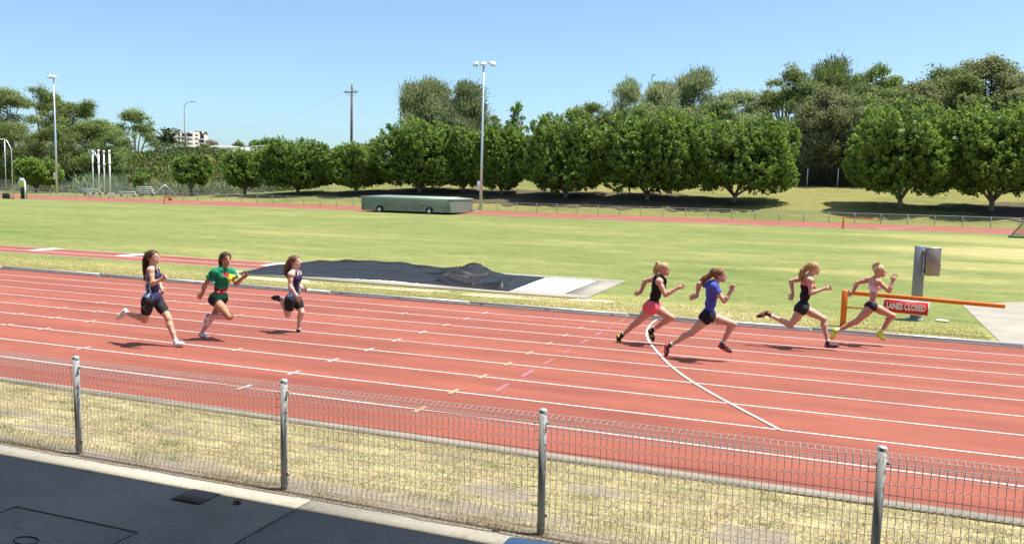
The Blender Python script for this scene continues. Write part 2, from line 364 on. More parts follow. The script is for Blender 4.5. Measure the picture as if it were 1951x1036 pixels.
# faded lane number patches
for px, py in ():
    c = gp(px, py); sheet('faded_mark', [(c[0]-.05, c[1]-.25), (c[0]+.05, c[1]-.25), (c[0]+.05, c[1]+.25), (c[0]-.05, c[1]+.25)], M_BLUE, .011, tr)

# kerb: concrete edge under a raised white rail, in sections
kb = link('track_kerb', None); kb['kind'] = 'structure'
mbk = MB(); mbk.box((-25, YK+.06, .012), (110, .11, .05)); mbk.build('kerb_base', M_KERBG, kb, loc=(0, 0, 0))
prof = [(-.03, 0), (-.032, .03), (-.02, .05), (.02, .05), (.032, .03), (.03, 0)]
def kerb_mesh(L):
    V = [(x, p[0], p[1]) for x in (0, L) for p in prof]; k = np.arange(5)
    return mesh_np('kerb_section', V, [np.stack([k, k+6, k+7, k+1], 1), np.array([[0, 1, 4, 5], [1, 2, 3, 4], [6, 11, 10, 7], [7, 10, 9, 8]])], M_KERB)
km = kerb_mesh(3.95)
for i in range(21):
    o = link('kerb_section', km, kb); o.location = (-60+i*4.0, YK+.05, .055+rng.normal(0, .003)); o.rotation_euler = (0, rng.normal(0, .0006), rng.normal(0, .0012))
    if i % 1 == 0:
        f = MB(); [f.box((q, 0, -.012), (.08, .04, .03)) for q in (.3, 2.0, 3.6)]
        f.build('kerb_foot', M_KERBG, o, loc=(0, 0, 0))

# far straight
ft = link('far_track', grid_mesh('far_track', np.linspace(-190, 60, 60), np.linspace(YF, YFO, 9), MT, .03)); tag(ft, 'red running track on the far side of the infield', kind='structure')
for y, w in ((YF+.05, .12), (YF+.16, .1), (YFO-.3, .06)):
    sheet_x = np.linspace(-190, 60, 40); ribbon('lane_line', [(x, y) for x in sheet_x], w, M_WHITE if w > .06 else M_FAINT, .036, ft)
for n in range(1, 8):
    y = YF+.2+n*1.25; ribbon('lane_line', [(x, y) for x in np.linspace(-190, 60, 40)], .05, M_WHITE, .036, ft)
for x0 in (-22.0, 5.0, -70.0): ribbon('stagger_line', [(x0+k*.55, YF+.3+k*1.2) for k in range(9)], .09, M_WHITE, .040, ft)
ribbon('track_edge', [(x, YF-.1) for x in np.linspace(-190, 60, 40)], .22, M_VERGE, .028, ft)

# slightly brown ground sheet, darkened to paint the tree row's shade on the bank
M_TREE_SHADE = simple('tree_shade_litter', (.10, .08, .05), .95, .1, var=.55, vscale=2.2)
lt = link('tree_shade_litter', None); tag(lt, kind='structure')
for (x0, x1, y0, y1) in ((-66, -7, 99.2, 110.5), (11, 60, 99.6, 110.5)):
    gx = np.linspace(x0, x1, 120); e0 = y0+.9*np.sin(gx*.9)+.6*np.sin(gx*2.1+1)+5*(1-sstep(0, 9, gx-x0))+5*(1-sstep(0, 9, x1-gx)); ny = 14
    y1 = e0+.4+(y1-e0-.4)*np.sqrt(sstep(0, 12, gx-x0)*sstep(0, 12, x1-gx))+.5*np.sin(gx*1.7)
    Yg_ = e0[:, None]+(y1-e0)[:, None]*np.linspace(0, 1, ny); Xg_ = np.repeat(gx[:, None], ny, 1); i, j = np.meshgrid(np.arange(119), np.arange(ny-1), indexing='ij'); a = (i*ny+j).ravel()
    link('tree_shade_bed', mesh_np('tree_shade_bed', np.stack([Xg_.ravel(), Yg_.ravel(), (gz(Xg_, Yg_)+.05).ravel()], 1), np.stack([a, a+ny, a+ny+1, a+1], 1), M_TREE_SHADE, True), lt)
# verge, edging, soil, apron
ed = MB(); ed.box((-25, YOUT-.07, .155), (110, .14, .09)); o = ed.build('track_edging', M_EDGE); tag(o, 'narrow concrete edging along the near side of the track', kind='structure')
o = link('verge', grid_mesh('verge', np.linspace(-40, 20, 5), np.array([5.8, 6.6, YOUT-.13]), M_VERGE, -.002)); tag(o, 'strip of dry straw coloured grass between fence and track', kind='structure')
# bare soil patches in the verge with wavy outlines
def blobpoly(cx, cy, rx, ry, n=22, seed=0):
    r = np.random.default_rng(seed); th = np.linspace(0, 2*math.pi, n, endpoint=False); k = 1+.25*np.sin(2*th+r.uniform(0, 6))+.18*np.sin(3*th+r.uniform(0, 6))+.1*r.normal(size=n)
    return [(cx+rx*k[i]*math.cos(th[i]), cy+ry*k[i]*math.sin(th[i])) for i in range(n)]
vo = o
for i, (cx_, cy_, rx, ry) in enumerate([(-2.55, 6.75, .42, .2), (-1.75, 7.15, .35, .13), (-.35, 6.65, .35, .28), (.15, 6.35, .7, .16), (-2.6, 6.3, .9, .13), (-4.6, 7.2, .25, .08), (-7.6, 6.5, .5, .12), (-8.6, 6.8, .4, .1), (-4.0, 6.2, .9, .1), (1.0, 6.5, .4, .2), (-5.6, 6.25, .6, .09)]):
    pass
so_ = link('soil_strip', grid_mesh('soil_strip', np.linspace(-40, 20, 40), np.array([5.7, 5.95, 6.12]), M_SOIL, .006)); tag(so_, 'strip of bare soil under the wire fence', kind='structure')
ap = MB()
APX = np.linspace(-30, 20, 41)
def slab(name, x0, x1, y0, y1, mat, dz=.035):
    b = MB(); z0 = float(gz(0, y1)); z1 = float(gz(0, y0))
    V = [(x0, y0, z1+dz), (x1, y0, z1+dz), (x1, y1, z0+dz), (x0, y1, z0+dz), (x0, y0, z1-.1), (x1, y0, z1-.1), (x1, y1, z0-.1), (x0, y1, z0-.1)]
    b.add(V, [[0, 1, 2, 3], [0, 4, 5, 1], [1, 5, 6, 2], [2, 6, 7, 3], [3, 7, 4, 0]]); return b
apo = link('apron', None); tag(apo, kind='structure')
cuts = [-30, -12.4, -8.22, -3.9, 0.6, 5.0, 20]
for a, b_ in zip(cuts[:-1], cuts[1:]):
    slab('paving_slab', a+.004, b_-.004, -12, 5.575, M_APRON_SHADE, .032).build('paving_slab', M_APRON_SHADE, apo, loc=(0, 0, 0)); slab('sunlit_strip', a+.004, b_-.004, 5.578, 5.82, M_CONC).build('sunlit_strip', M_CONC, apo, loc=(0, 0, 0))  # colour split laid on the roof's shadow edge, shaded tone inside, sunlit outside
ex = np.linspace(-14, 3, 220); ey = 5.805+.008*np.sin(ex*3.1)+.010*np.sin(ex*7.7+1)+.007*rng.normal(size=220)
V = np.concatenate([np.stack([ex, ey, gz(ex, ey)+.0385], 1), np.stack([ex, np.full(220, 5.83), gz(ex, 5.825+0*ex)+.043], 1), np.stack([ex, np.full(220, 5.90), gz(ex, 5.9+0*ex)+.006], 1)]); k = np.arange(219)
link('soil_spill', mesh_np('soil_spill', V, np.concatenate([np.stack([k, k+1, k+221, k+220], 1), np.stack([k+220, k+221, k+441, k+440], 1)]), M_SOIL, True), so_)
zz = lambda x, y: float(gz(x, y))+.035
# crack across the slab
cr = np.array([(-7.9, 5.82), (-7.75, 5.62), (-7.72, 5.4), (-7.55, 5.25)]); 
b = MB(); b.tube([(x, y, zz(x, y)+.0015) for x, y in cr], .0028, 4); b.build('crack', M_DARK, apo, loc=(0, 0, 0))
b = MB(); b.tube([(-3.9, y, zz(-3.9, y)-.002) for y in (5.8, 5.2, 4.0)], .0045, 4); b.build('joint', M_DARK, apo, loc=(0, 0, 0))
# manhole lid frame
b = MB(); x0, x1, y0, y1 = -5.95, -4.69, 3.6, 4.69
for (p, q) in (((x0, y0), (x1, y0)), ((x1, y0), (x1, y1)), ((x1, y1), (x0, y1)), ((x0, y1), (x0, y0))): b.tube([(*p, zz(*p)-.0005), (*q, zz(*q)-.0005)], .0042, 4)
th = np.linspace(0, 2*math.pi, 25); b.tube([(-5.3+.1*math.cos(t), 4.25+.06*math.sin(t), zz(-5.3, 4.25)) for t in th], .004, 4)
b.build('manhole_lid', M_DARK, apo, loc=(0, 0, 0))
# drain grate
g = empty('drain_grate', (-4.82, 5.46, zz(0, 5.46)), 'small dark drain grate set into the shaded concrete path', 'drain grate')
b = MB()
for q in np.linspace(-.13, .13, 11): b.box((q, 0, .003), (.014, .24, .008))
b.build('bars', M_APRON_SHADE, g, loc=(0, 0, 0)); b = MB(); b.box((0, 0, .0015), (.3, .27, .003)); b.build('tray', M_DARK, g, loc=(0, 0, 0))
# concrete path on the right and the long-jump area
b = MB(); z = .010; V = [(*gp(*q)[:2], z) for q in ((1832, 580), (2080, 570), (2080, 672), (1906, 652))]
pa = link('side_path', mesh_np('side_path', V, [np.array([[3, 2, 1, 0]])], M_PATH)); tag(pa, 'pale concrete path meeting the track kerb on the right', kind='structure')
rw = sheet('jump_runway', [(-80, 23.05), (-16.8, 23.05), (-16.8, 25.35), (-80, 25.35)], MT, .008, kind='structure')
sheet('lane_line', [(-80, 24.05), (-16.8, 24.05), (-16.8, 24.12), (-80, 24.12)], M_WHITE, .012, rw)
for y in (23.08, 25.3): sheet('lane_line', [(-80, y-.03), (-16.8, y-.03), (-16.8, y+.03), (-80, y+.03)], M_WHITE, .012, rw)
for x in (-18.1, -24.75, -29.25, -34.0, -39.2): sheet('take_off_board', [(x-.28, 24.16), (x+.28, 24.16), (x+.28, 25.4), (x-.28, 25.4)], M_SIGNW, .014, rw)
pit = link('sand_pit', None); tag(pit, kind='structure')
def rim(poly):
    b = MB()
    for (x0, y0, x1, y1) in poly: b.box(((x0+x1)/2, (y0+y1)/2, .014), (abs(x1-x0), abs(y1-y0), .05))
    b.build('pit_rim', M_PATH, pit, loc=(0, 0, 0))
rim([(-17.0, 21.35, -5.75, 22.0), (-17.0, 25.7, -5.75, 26.3), (-6.55, 22.0, -5.75, 25.7), (-17.0, 22.0, -16.6, 25.7)])
X, Y = np.meshgrid(np.linspace(-16.6, -6.55, 90), np.linspace(22.0, 25.7, 34), indexing='ij'); nz = rng.normal(0, .008, X.shape)
for _ in range(2): nz[1:-1, 1:-1] = (nz[:-2, 1:-1]+nz[2:, 1:-1]+nz[1:-1, :-2]+nz[1:-1, 2:])/4
i, j = np.meshgrid(np.arange(89), np.arange(33), indexing='ij'); a = (i*34+j).ravel()
link('sand', mesh_np('sand', np.stack([X.ravel(), Y.ravel(), (.03+nz).ravel()], 1), np.stack([a, a+34, a+35, a+1], 1), M_SAND, True), pit)
# spilled pale sand round the pit
for i, (cx_, cy_, rx, ry) in enumerate([(-15.5, 20.9, 2.2, .3), (-11.0, 20.75, 1.6, .22), (-8.0, 20.7, 1.3, .25), (-17.6, 21.8, .9, .5), (-5.6, 21.2, .5, .3)]):
    sheet('sand_spill', blobpoly(cx_, cy_, rx, ry, seed=40+i), simple('sand_spill', (.50, .45, .29), .95, .1, var=.3, vscale=7), .006, pit)
# black cover over the pit: a cloth with ridges and folds
front = np.array([gp(*q)[:2] for q in ((452, 522), (490, 525), (575, 528.5), (660, 532), (747, 537), (810, 543), (874, 549), (930, 554.5), (969, 557.5))])
nu, nv = 300, 80
fu = np.linspace(0, len(front)-1, nu); FX = np.interp(fu, np.arange(len(front)), front[:, 0]); FY = np.interp(fu, np.arange(len(front)), front[:, 1])
uu = np.linspace(0, 1, nu)
BX = np.interp(uu, [0, .08, .3, .6, .8, 1], [-17.2, -17.2, -15.4, -12.0, -10.2, -8.3]); BY = np.interp(uu, [0, .06, .15, .3, .6, .85, 1], [21.8, 23.2, 25.2, 26.0, 26.0, 25.8, 25.7])
v = np.linspace(0, 1, nv)
PX = FX[:, None]*(1-v)+BX[:, None]*v; PY = FY[:, None]*(1-v)+BY[:, None]*v
ridge = np.interp(uu, [0, .05, .15, .32, .5, .62, .74, .8, .86, .95, 1], [.02, .06, .14, .22, .19, .15, .15, .22, .10, .08, .02])
H = ridge[:, None]*np.exp(-((v-.72)/.34)**2)
lump = .2*np.exp(-((uu[:, None]-.735)/.04)**2-((v-.7)/.2)**2)+.16*np.exp(-((uu[:, None]-.70)/.05)**2-((v-.35)/.2)**2)+.13*np.exp(-((uu[:, None]-.93)/.03)**2-((v-.12)/.25)**2)
r2 = np.random.default_rng(3); U_, V_ = np.meshgrid(uu*6.0, v*1.6, indexing='ij'); fold = np.zeros((nu, nv))
def crease(u0, v0, ang, ln, hgt, wd):
    """one sharp fold in the cloth: a ridge along a segment, steeper on one side"""
    global fold
    du, dv = U_-u0, V_-v0; al = du*math.cos(ang)+dv*math.sin(ang); ac = -du*math.sin(ang)+dv*math.cos(ang)+.05*np.sin(al*5+u0*7)
    prof_ = np.where(ac > 0, np.exp(-ac/wd), np.exp(ac/(wd*.35))); fold = fold+hgt*prof_*np.exp(-(al/ln)**4)
for _ in range(16): crease(r2.uniform(.4, 3.6), r2.uniform(.2, 1.5), r2.uniform(-.12, .12), r2.uniform(.4, 1.2), r2.uniform(.012, .035), r2.uniform(.05, .12))
for _ in range(20): crease(r2.uniform(3.6, 4.9), r2.uniform(.1, 1.5), r2.choice([.6, -.5, .9, .2])+r2.normal(0, .2), r2.uniform(.15, .5), r2.uniform(.04, .10), r2.uniform(.03, .08))
for _ in range(14): crease(r2.uniform(4.8, 5.9), r2.uniform(.1, 1.5), r2.uniform(-.6, .6), r2.uniform(.15, .5), r2.uniform(.012, .04), r2.uniform(.03, .07))
crease(4.9, .18, -.05, .8, .11, .10); crease(5.55, .15, .25, .35, .13, .08); crease(2.2, 1.25, .02, 1.6, .07, .14)
fine = np.zeros((nu, nv))
for _ in range(14): fine += .0012*np.sin(r2.uniform(-9, 9)*U_+r2.uniform(4, 26)*V_+r2.uniform(0, 6))
edge = np.minimum(1, 8*np.minimum(v, 1-v))*np.minimum(1, 20*np.minimum(uu, 1-uu))[:, None]
jag = 1+.22*np.sin(uu*31)*np.sin(uu*13+1)+.12*np.sin(uu*67+2)
Z = .055+(H*.75*jag[:, None]+lump+fold+np.abs(fine))*edge
i, j = np.meshgrid(np.arange(nu-1), np.arange(nv-1), indexing='ij'); a = (i*nv+j).ravel()
cv = link('pit_cover', mesh_np('pit_cover', np.stack([PX.ravel(), PY.ravel(), Z.ravel()], 1), np.stack([a, a+nv, a+nv+1, a+1], 1), M_COVER, True))
sm_ = cv.modifiers.new('thickness', 'SOLIDIFY'); sm_.thickness = .02
tag(cv, 'crumpled black cover pulled over the sand pit', 'pit cover')

# ------------------------------------------------------------------ wire fence in front
FY0, FX0, FS = 5.989, -6.712, 2.4
zb = float(gz(0, FY0))
fence = empty('wire_fence', (FX0, FY0, zb), 'low galvanised roll-top wire fence along the front of the track', 'fence')
def lift(i): return -.03+.0183*i
pm = MB(); pm.tube([(0, 0, -.1), (0, 0, 1.0)], .0305, 16); post_me = mesh_np('post', np.concatenate(pm.V), [np.concatenate(pm.Q), np.concatenate(pm.T)], M_GALV, True)
cm = MB(); cm.lathe([(.0335, -.02), (.0335, .003), (.027, .010), (.014, .014), (.001, .015)], 16); cap_me = mesh_np('cap', np.concatenate(cm.V), [np.concatenate(cm.Q)], M_GALVL, True)
wm = MB(); zt, z1, zB, z0 = .955, .83, .19, .07
for k in range(49):
    x = .02+k*(2.36/48)
    wm.tube([(x, 0, z1), (x, .055, zt), (x, -.055, zt), (x, 0, z1), (x, 0, zB), (x, .05, z0), (x, -.05, z0), (x, 0, zB)], .0022, 4, cap=False)
for yy, zz_ in [(.055, zt), (-.055, zt), (.028, .892), (-.028, .892), (0, z1)]+[(0, z1-.075*q) for q in range(1, 9)]+[(0, zB), (.05, z0), (-.05, z0)]:
    wm.tube([(.02, yy-.004, zz_), (2.38, yy-.004, zz_)], .0025, 4, cap=False)
panel_me = mesh_np('wire_panel', np.concatenate(wm.V), [np.concatenate(wm.Q)], M_WIRE)
for i in range(-2, 5):
    p = link('post', post_me, fence); p.location = (FS*i, 0, lift(i)); p.rotation_euler = (rng.normal(0, .006), rng.normal(0, .005), 0)
    c = link('cap', cap_me, p); c.location = (0, 0, 1.0)
    w = link('wire_panel', panel_me, fence); w.location = (FS*i, 0, lift(i)); w.rotation_euler = (0, -.0183/2.4, 0); w['kind'] = 'stuff'
    for q in (.16, .9):
        cb = MB(); cb.box((.036, 0, q), (.028, .016, .028)); cb.build('clamp', M_GALV, p, loc=(0, 0, 0))

# dry grass blades on the verge, the soil strip and beside the kerb
M_STRAW = mat_leaf('straw_blade', (.30, .25, .14), (.56, .48, .30), .25, .8, .15); M_GBLADE = mat_leaf('green_blade', (.10, .17, .035), (.27, .32, .09), .3, .6, .2)
def blades(name, X, Y, hgt, wid, mat, rg, base=None):
    n = len(X); z = gz(X, Y)-.002; th = rg.uniform(0, 2*math.pi, n); ln = rg.uniform(.3, 1.1, n)*hgt; lean = rg.uniform(.4, 1.5, n)
    dx, dy = np.cos(th), np.sin(th); B = np.stack([X, Y, z], 1)
    side = np.stack([-dy, dx, np.zeros(n)], 1)*wid*rg.uniform(.6, 1.3, n)[:, None]
    tip = B+np.stack([dx*ln*np.sin(lean), dy*ln*np.sin(lean), ln*np.cos(np.minimum(lean, 1.35))], 1)
    V = np.stack([B-side, B+side, tip], 1).reshape(-1, 3); F = np.arange(3*n).reshape(-1, 3)
    t = np.repeat(rg.uniform(0, 1, n), 3); c = np.stack([t, np.repeat((rg.uniform(0, 1, n) > .86)*.5, 3), np.zeros(3*n), np.ones(3*n)], 1)
    return link(name, mesh_np(name, V, F, mat, False, None, c))
rg = np.random.default_rng(11)
def inpatch(X, Y):
    k = np.zeros(len(X), bool)
    for (cx_, cy_, rx, ry) in [(-2.55, 6.75, .42, .2), (-1.75, 7.15, .35, .13), (-.35, 6.65, .35, .28), (.15, 6.35, .7, .16), (-2.6, 6.3, .9, .13), (-7.6, 6.5, .5, .12), (-8.6, 6.8, .4, .1), (-4.0, 6.2, .9, .1), (1.0, 6.5, .4, .2), (-5.6, 6.25, .6, .09)]:
        k |= ((X-cx_)/rx)**2+((Y-cy_)/ry)**2 < 1
    return k
n = 120000; X = rg.uniform(-12, 2.6, n); Y = rg.uniform(6.05, YOUT-.1, n)
cl = np.sin(X*3.1+2*np.sin(Y*5))*np.sin(Y*6.3+1.5*np.sin(X*2.2))+.6*np.sin(X*9+Y*7)*np.sin(Y*13-X*4)
keep = (rg.uniform(-.9, 1.0, n) < cl+.55) & ((~inpatch(X, Y)) | (rg.uniform(0, 1, n) < .06)); X, Y = X[keep], Y[keep]
tag(blades('dry_grass', X, Y, .05, .0032, M_STRAW, rg), 'dry straw coloured grass blades on the verge behind the fence', 'grass', kind='stuff')
cs = [(rg.uniform(-11, 2.3), rg.choice([rg.uniform(5.86, 6.35), rg.uniform(6.2, 7.9)])) for _ in range(70)]
X = np.concatenate([rg.normal(c[0], .09, 60) for c in cs]); Y = np.concatenate([rg.normal(c[1], .05, 60) for c in cs]); k = (Y > 5.84) & (Y < YOUT-.1); X, Y = X[k], Y[k]
tag(blades('weeds', X, Y, .075, .0035, M_GBLADE, rg), 'green weed tufts growing along the foot of the wire fence', 'weeds', kind='stuff')
n = 34000; X = rg.uniform(-11, 1.5, n); Y = rg.uniform(5.83, 6.14, n); k = np.sin(X*2.3)+np.sin(X*5.1+1) > rg.uniform(-.8, 1.7, n); X, Y = X[k], Y[k]
tag(blades('dead_grass', X, Y, .075, .0028, M_STRAW, rg), 'long dead grass stalks lying on the soil under the fence', 'grass', kind='stuff')
n = 90000; X = rg.uniform(-32, 5, n); Y = YK+.16+np.abs(rg.normal(0, 1.5, n)); k = (Y < 30) & ~((X > -17.1) & (X < -5.7) & (Y > 21.3) & (Y < 26.4)) & ~((Y > 23) & (Y < 25.4) & (X < -16.5)) & ~((X > 3.5) & (Y < 27)); X, Y = X[k], Y[k]
M_IBLADE = mat_leaf('infield_blade', (.17, .19, .055), (.48, .42, .18), .25, .8, .15)
tag(blades('infield_tufts', X, Y, .07, .006, M_IBLADE, rg), 'ragged yellow green grass along the inner kerb of the track', 'grass', kind='stuff')
# pebbles and litter near the apron
st = MB()
for _ in range(170):
    x, y = rg.uniform(-9, 1), rg.uniform(5.84, 6.15); s = rg.uniform(.004, .013)
    st.box((x, y, float(gz(x, y))+.008), (s*2, s*1.5, s), bev=s*.25)
o = st.build('gravel', simple('pebble', (.42, .37, .3), .9, .1)); tag(o, 'scattered small stones on the soil beside the concrete path', 'gravel', kind='stuff')
cp = gp(454, 965); cb = MB()
for q in range(9): cb.lathe([(.001, -.014), (.012, -.008), (.016, 0), (.011, .009), (.001, .013)], 7, c=(cp[0]+rg.normal(0, .018), cp[1]+rg.normal(0, .014), cp[2]+.05+rg.normal(0, .008)))
o = cb.build('dirt_clod', M_SOIL, smooth=True); tag(o, 'dark lump of dirt on the concrete path near the drain grate', 'dirt clod')

# corner of a pale table at the bottom of the picture
def on_z(px, py, z):
    d = ray(px, py); return CAM+d*((z-CAMH)/d[2])
TZ = 1.0; c0 = on_z(972, 1021, TZ); c1 = on_z(1068, 1036, TZ); c2 = on_z(957, 1036, TZ)
ux = nr = (c1-c0)/np.linalg.norm(c1-c0); vy = (c2-c0)/np.linalg.norm(c2-c0)
tb0 = float(gz(0, c0[1]))+.035
table = empty('table', (float(c0[0]), float(c0[1]), tb0), 'pale blue grey table top corner at the bottom edge of the picture', 'table')
M_TABLE = simple('table_top', (.40, .48, .58), .25, .6, .6, .04)
def tpt(a, b_, z): return (c0+ux*a+vy*b_)[:2].tolist()+[z]
rc = .03; arc = [(rc-rc*math.sin(t), rc-rc*math.cos(t)) for t in np.linspace(0, math.pi/2, 6)]
pl = [(1.1, 0.0)]+arc+[(0.0, .7), (1.1, .7)]
V = [tpt(a, b_, TZ) for a, b_ in pl]+[tpt(a, b_, TZ-.03) for a, b_ in pl]; n = len(pl); me = bpy.data.meshes.new('table_top')
me.from_pydata([tuple(v) for v in to_local(table, V)], [], [list(range(n)), list(range(2*n-1, n-1, -1))]+[[i, i+n, (i+1) % n+n, (i+1) % n] for i in range(n)]); me.materials.append(M_TABLE); link('table_top', me, table)
for a, b_ in ((.06, .06), (1.04, .06), (.06, .64), (1.04, .64)):
    q = tpt(a, b_, 0); b = MB(); b.tube([(q[0], q[1], tb0), (q[0], q[1], TZ-.03)], .02, 8); b.build('leg', M_GALV, table, True)

# grandstand over the camera: its roof throws the shade on the apron
gs = empty('grandstand', (0, -6, 0), 'grandstand with flat roof behind the concrete path', 'grandstand')
M_ROOF = simple('roof_sheet', (.2, .2, .21), .6, .3); M_SHADE = mat_concrete('stand_concrete', (.14, .14, .14)); RZ = 6.4
b = MB(); b.box((0, -3.2, RZ+.1), (60, 17.95+.0, .2)); 
b = MB(); ye = 5.585+.14*(RZ-.2); b.box((0, (ye-12)/2, RZ+.1), (60, ye+12, .2)); b.build('roof', M_ROOF, gs)
b = MB(); b.box((0, -11.5, 3.2), (60, .3, 6.6)); b.build('wall', M_SHADE, gs)
for k in range(5):
    b = MB(); b.box((0, -2.2-1.6*k, .35+.28*k+.0), (60, 1.62, .5+.56*k)); b.build('tier', M_SHADE, gs)
for x in (-24, -12, 12, 24):
    b = MB(); b.tube([(x, -1, 0), (x, -1, RZ)], .12, 12); b.build('column', M_GALV, gs, True)

# ------------------------------------------------------------------ orange barrier, sign, cabinet
def text_mesh(s, size, mat, bold=.0, sx=1.0):
    c = bpy.data.curves.new('text', 'FONT'); c.body = s; c.size = size; c.align_x = 'CENTER'; c.align_y = 'CENTER'; c.offset = bold; c.extrude = .001; c.resolution_u = 3
    o = bpy.data.objects.new('text_tmp', c); COL.objects.link(o); dg = bpy.context.evaluated_depsgraph_get()
    me = bpy.data.meshes.new_from_object(o.evaluated_get(dg)); bpy.data.objects.remove(o); me.materials.clear(); me.materials.append(mat)
    n = len(me.vertices); co_ = np.empty(n*3, np.float32); me.vertices.foreach_get('co', co_); co_ = co_.reshape(-1, 3); co_[:, 0] *= sx; me.vertices.foreach_set('co', co_.ravel()); return me
def barrier(base, end, h, post_w, beam_h, label, sign=None, brace=True, lettering=True):
    o = empty('swing_barrier', base, label, 'barrier')
    b = MB(); b.box((0, 0, h/2), (post_w, post_w, h), bev=post_w*.12); b.build('post', M_ORANGE, o, loc=(0, 0, 0))
    d = np.array(end)-np.array(base); L = float(np.hypot(d[0], d[1])); a = math.atan2(d[1], d[0]); z0, z1 = h-beam_h*.6, d[2]
    R_ = np.array([[math.cos(a), -math.sin(a), 0], [math.sin(a), math.cos(a), 0], [0, 0, 1]]); tl = math.atan2(z1-z0, L)
    Rt = np.array([[math.cos(tl), 0, -math.sin(tl)], [0, 1, 0], [math.sin(tl), 0, math.cos(tl)]]); RR = R_ @ Rt
    mid = RR @ np.array([L/2+post_w*.4, 0, 0])+np.array([0, 0, z0])
    b = MB(); b.box(mid, (L, beam_h*.8, beam_h), RR, bev=beam_h*.1); b.build('beam', M_ORANGE, o, loc=(0, 0, 0))
    if brace:
        b = MB(); b.tube([RR @ np.array([post_w*.4, 0, -h*.40])+np.array([0, 0, z0]), RR @ np.array([L*.27, 0, -h*.40])+np.array([0, 0, z0]), RR @ np.array([L*.285, 0, -beam_h*.4])+np.array([0, 0, z0])], beam_h*.2, 8); b.build('lower_rail', M_ORANGE, o, True, loc=(0, 0, 0))
    if sign:
        s0, s1, hs = sign
        c = RR @ np.array([(s0+s1)/2, -beam_h*.45, -beam_h*.55-hs/2])+np.array([0, 0, z0])
        b = MB(); b.box(c, (s1-s0, .012, hs), RR); pl = b.build('sign_plate', M_SIGNW, o, loc=(0, 0, 0))
        b = MB(); b.box(c+RR @ np.array([0, -.008, .0]), ((s1-s0)-.035, .006, hs-.035), RR); b.build('red_face', M_RED, pl, loc=(0, 0, 0))
        if lettering:
            t = link('lettering', text_mesh('LANES CLOSED', .19, M_SIGNW, .0075, .60), pl)
            q = Matrix([[*RR[0], 0], [*RR[1], 0], [*RR[2], 0], [0, 0, 0, 1]]) @ Matrix.Rotation(math.pi/2, 4, 'X')
            q.translation = Vector(c+RR @ np.array([0, -.013, 0])); t.matrix_local = q
    return o
bb = gp(1603, 621); e0 = at(1611, 554, bb[1]); e1 = at(1910, 583, bb[1])
barrier((bb[0]+.03, bb[1], 0), (e1[0], e1[1], e1[2]), e0[2]+.02, .125, .088, 'orange swing barrier with a red LANES CLOSED sign beside the track', (.80, 1.72, .31))
# cabinet on a steel post
pb = gp(1741, 608); pt = at(1749, 468, pb[1]); ph = pt[2]
cab = empty('timing_post', (pb[0]+.03, pb[1], 0), 'grey steel post with a stainless cabinet standing on the infield', 'equipment post')
b = MB(); b.box((0, 0, ph/2), (.235, .16, ph), bev=.008); b.build('post', M_GREY, cab, loc=(0, 0, 0))
b = MB(); b.box((0, 0, .006), (.36, .3, .03)); b.build('base_plate', M_GREY, cab, loc=(0, 0, 0))
R_ = np.array([[math.cos(.12), -math.sin(.12), 0], [math.sin(.12), math.cos(.12), 0], [0, 0, 1]])
cc = np.array([.27, -.09, ph-.37]); b = MB(); b.box(cc, (.31, .22, .65), R_, bev=.01); cbx = b.build('cabinet', M_STEEL, cab, loc=(0, 0, 0))
b = MB(); b.box(cc+np.array([0, -.0, .335]), (.33, .24, .02), R_); b.build('cabinet_lid', M_GALVL, cbx, loc=(0, 0, 0))
for dz in (.26, -.28):
    b = MB(); b.box(cc+R_ @ np.array([-.19, -.02, dz]), (.08, .1, .06), bev=.008); b.build('bracket', M_GALV, cab, loc=(0, 0, 0))
b = MB(); b.tube([cc+np.array([-.185, -.02, .26]), cc+np.array([-.185, -.02, -.28])], .014, 8); b.build('bracket_bar', M_GALVL, cab, True, loc=(0, 0, 0))
for dz in (-.06, -.14):
    b = MB(); b.box(cc+R_ @ np.array([.165, -.06, dz]), (.03, .04, .05), bev=.006); b.build('latch', M_GALV, cbx, loc=(0, 0, 0))
b = MB(); g0 = gp(1795, 613); b.box((g0[0], g0[1], .03), (.27, .12, .05), bev=.02); o = b.build('white_block', M_SIGNW); tag(o, 'small white block lying on the grass right of the steel post', 'block')

# ------------------------------------------------------------------ far side: cover box, poles, fences
# mat cover on wheels
FB = 79.6; xl, xr = at(689, 403, FB)[0], at(858, 408, FB)[0]; bw = xr-xl; bd = 5.9
box = empty('mat_cover', (xl, FB, 0), 'long low green clad mat cover on wheels at the far edge of the infield', 'mat cover')
bh0 = at(689, 372.5, FB)[2]; bh1 = at(858, 379.0, FB)[2]; bh = (bh0+bh1)/2
b = MB(); b.box((bw/2, bd/2, .2+(bh-.25)/2), (bw, bd, bh-.25-.0)); b.build('core', M_GREEN, box, loc=(0, 0, 0))
nb = 8; hb = (bh-.42)/nb; bm1 = MB(); bm1.box((0, 0, 0), (bw+.02, .05, hb-.018), bev=.012); bme = mesh_np('cladding_board', np.concatenate(bm1.V), [np.concatenate(bm1.Q)]+([np.concatenate(bm1.T)] if bm1.T else []), M_GREEN)
bm2 = MB(); bm2.box((0, 0, 0), (.05, bd+.02, hb-.018), bev=.012); bme2 = mesh_np('cladding_board', np.concatenate(bm2.V), [np.concatenate(bm2.Q)]+([np.concatenate(bm2.T)] if bm2.T else []), M_GREEN)
for k in range(nb):
    o = link('cladding_board', bme, box); o.location = (bw/2, -.02, .2+hb*(k+.5))
    o = link('cladding_board', bme2, box); o.location = (bw+.02, bd/2, .2+hb*(k+.5))
b = MB(); lw, lt = bw+.16, bd+.1
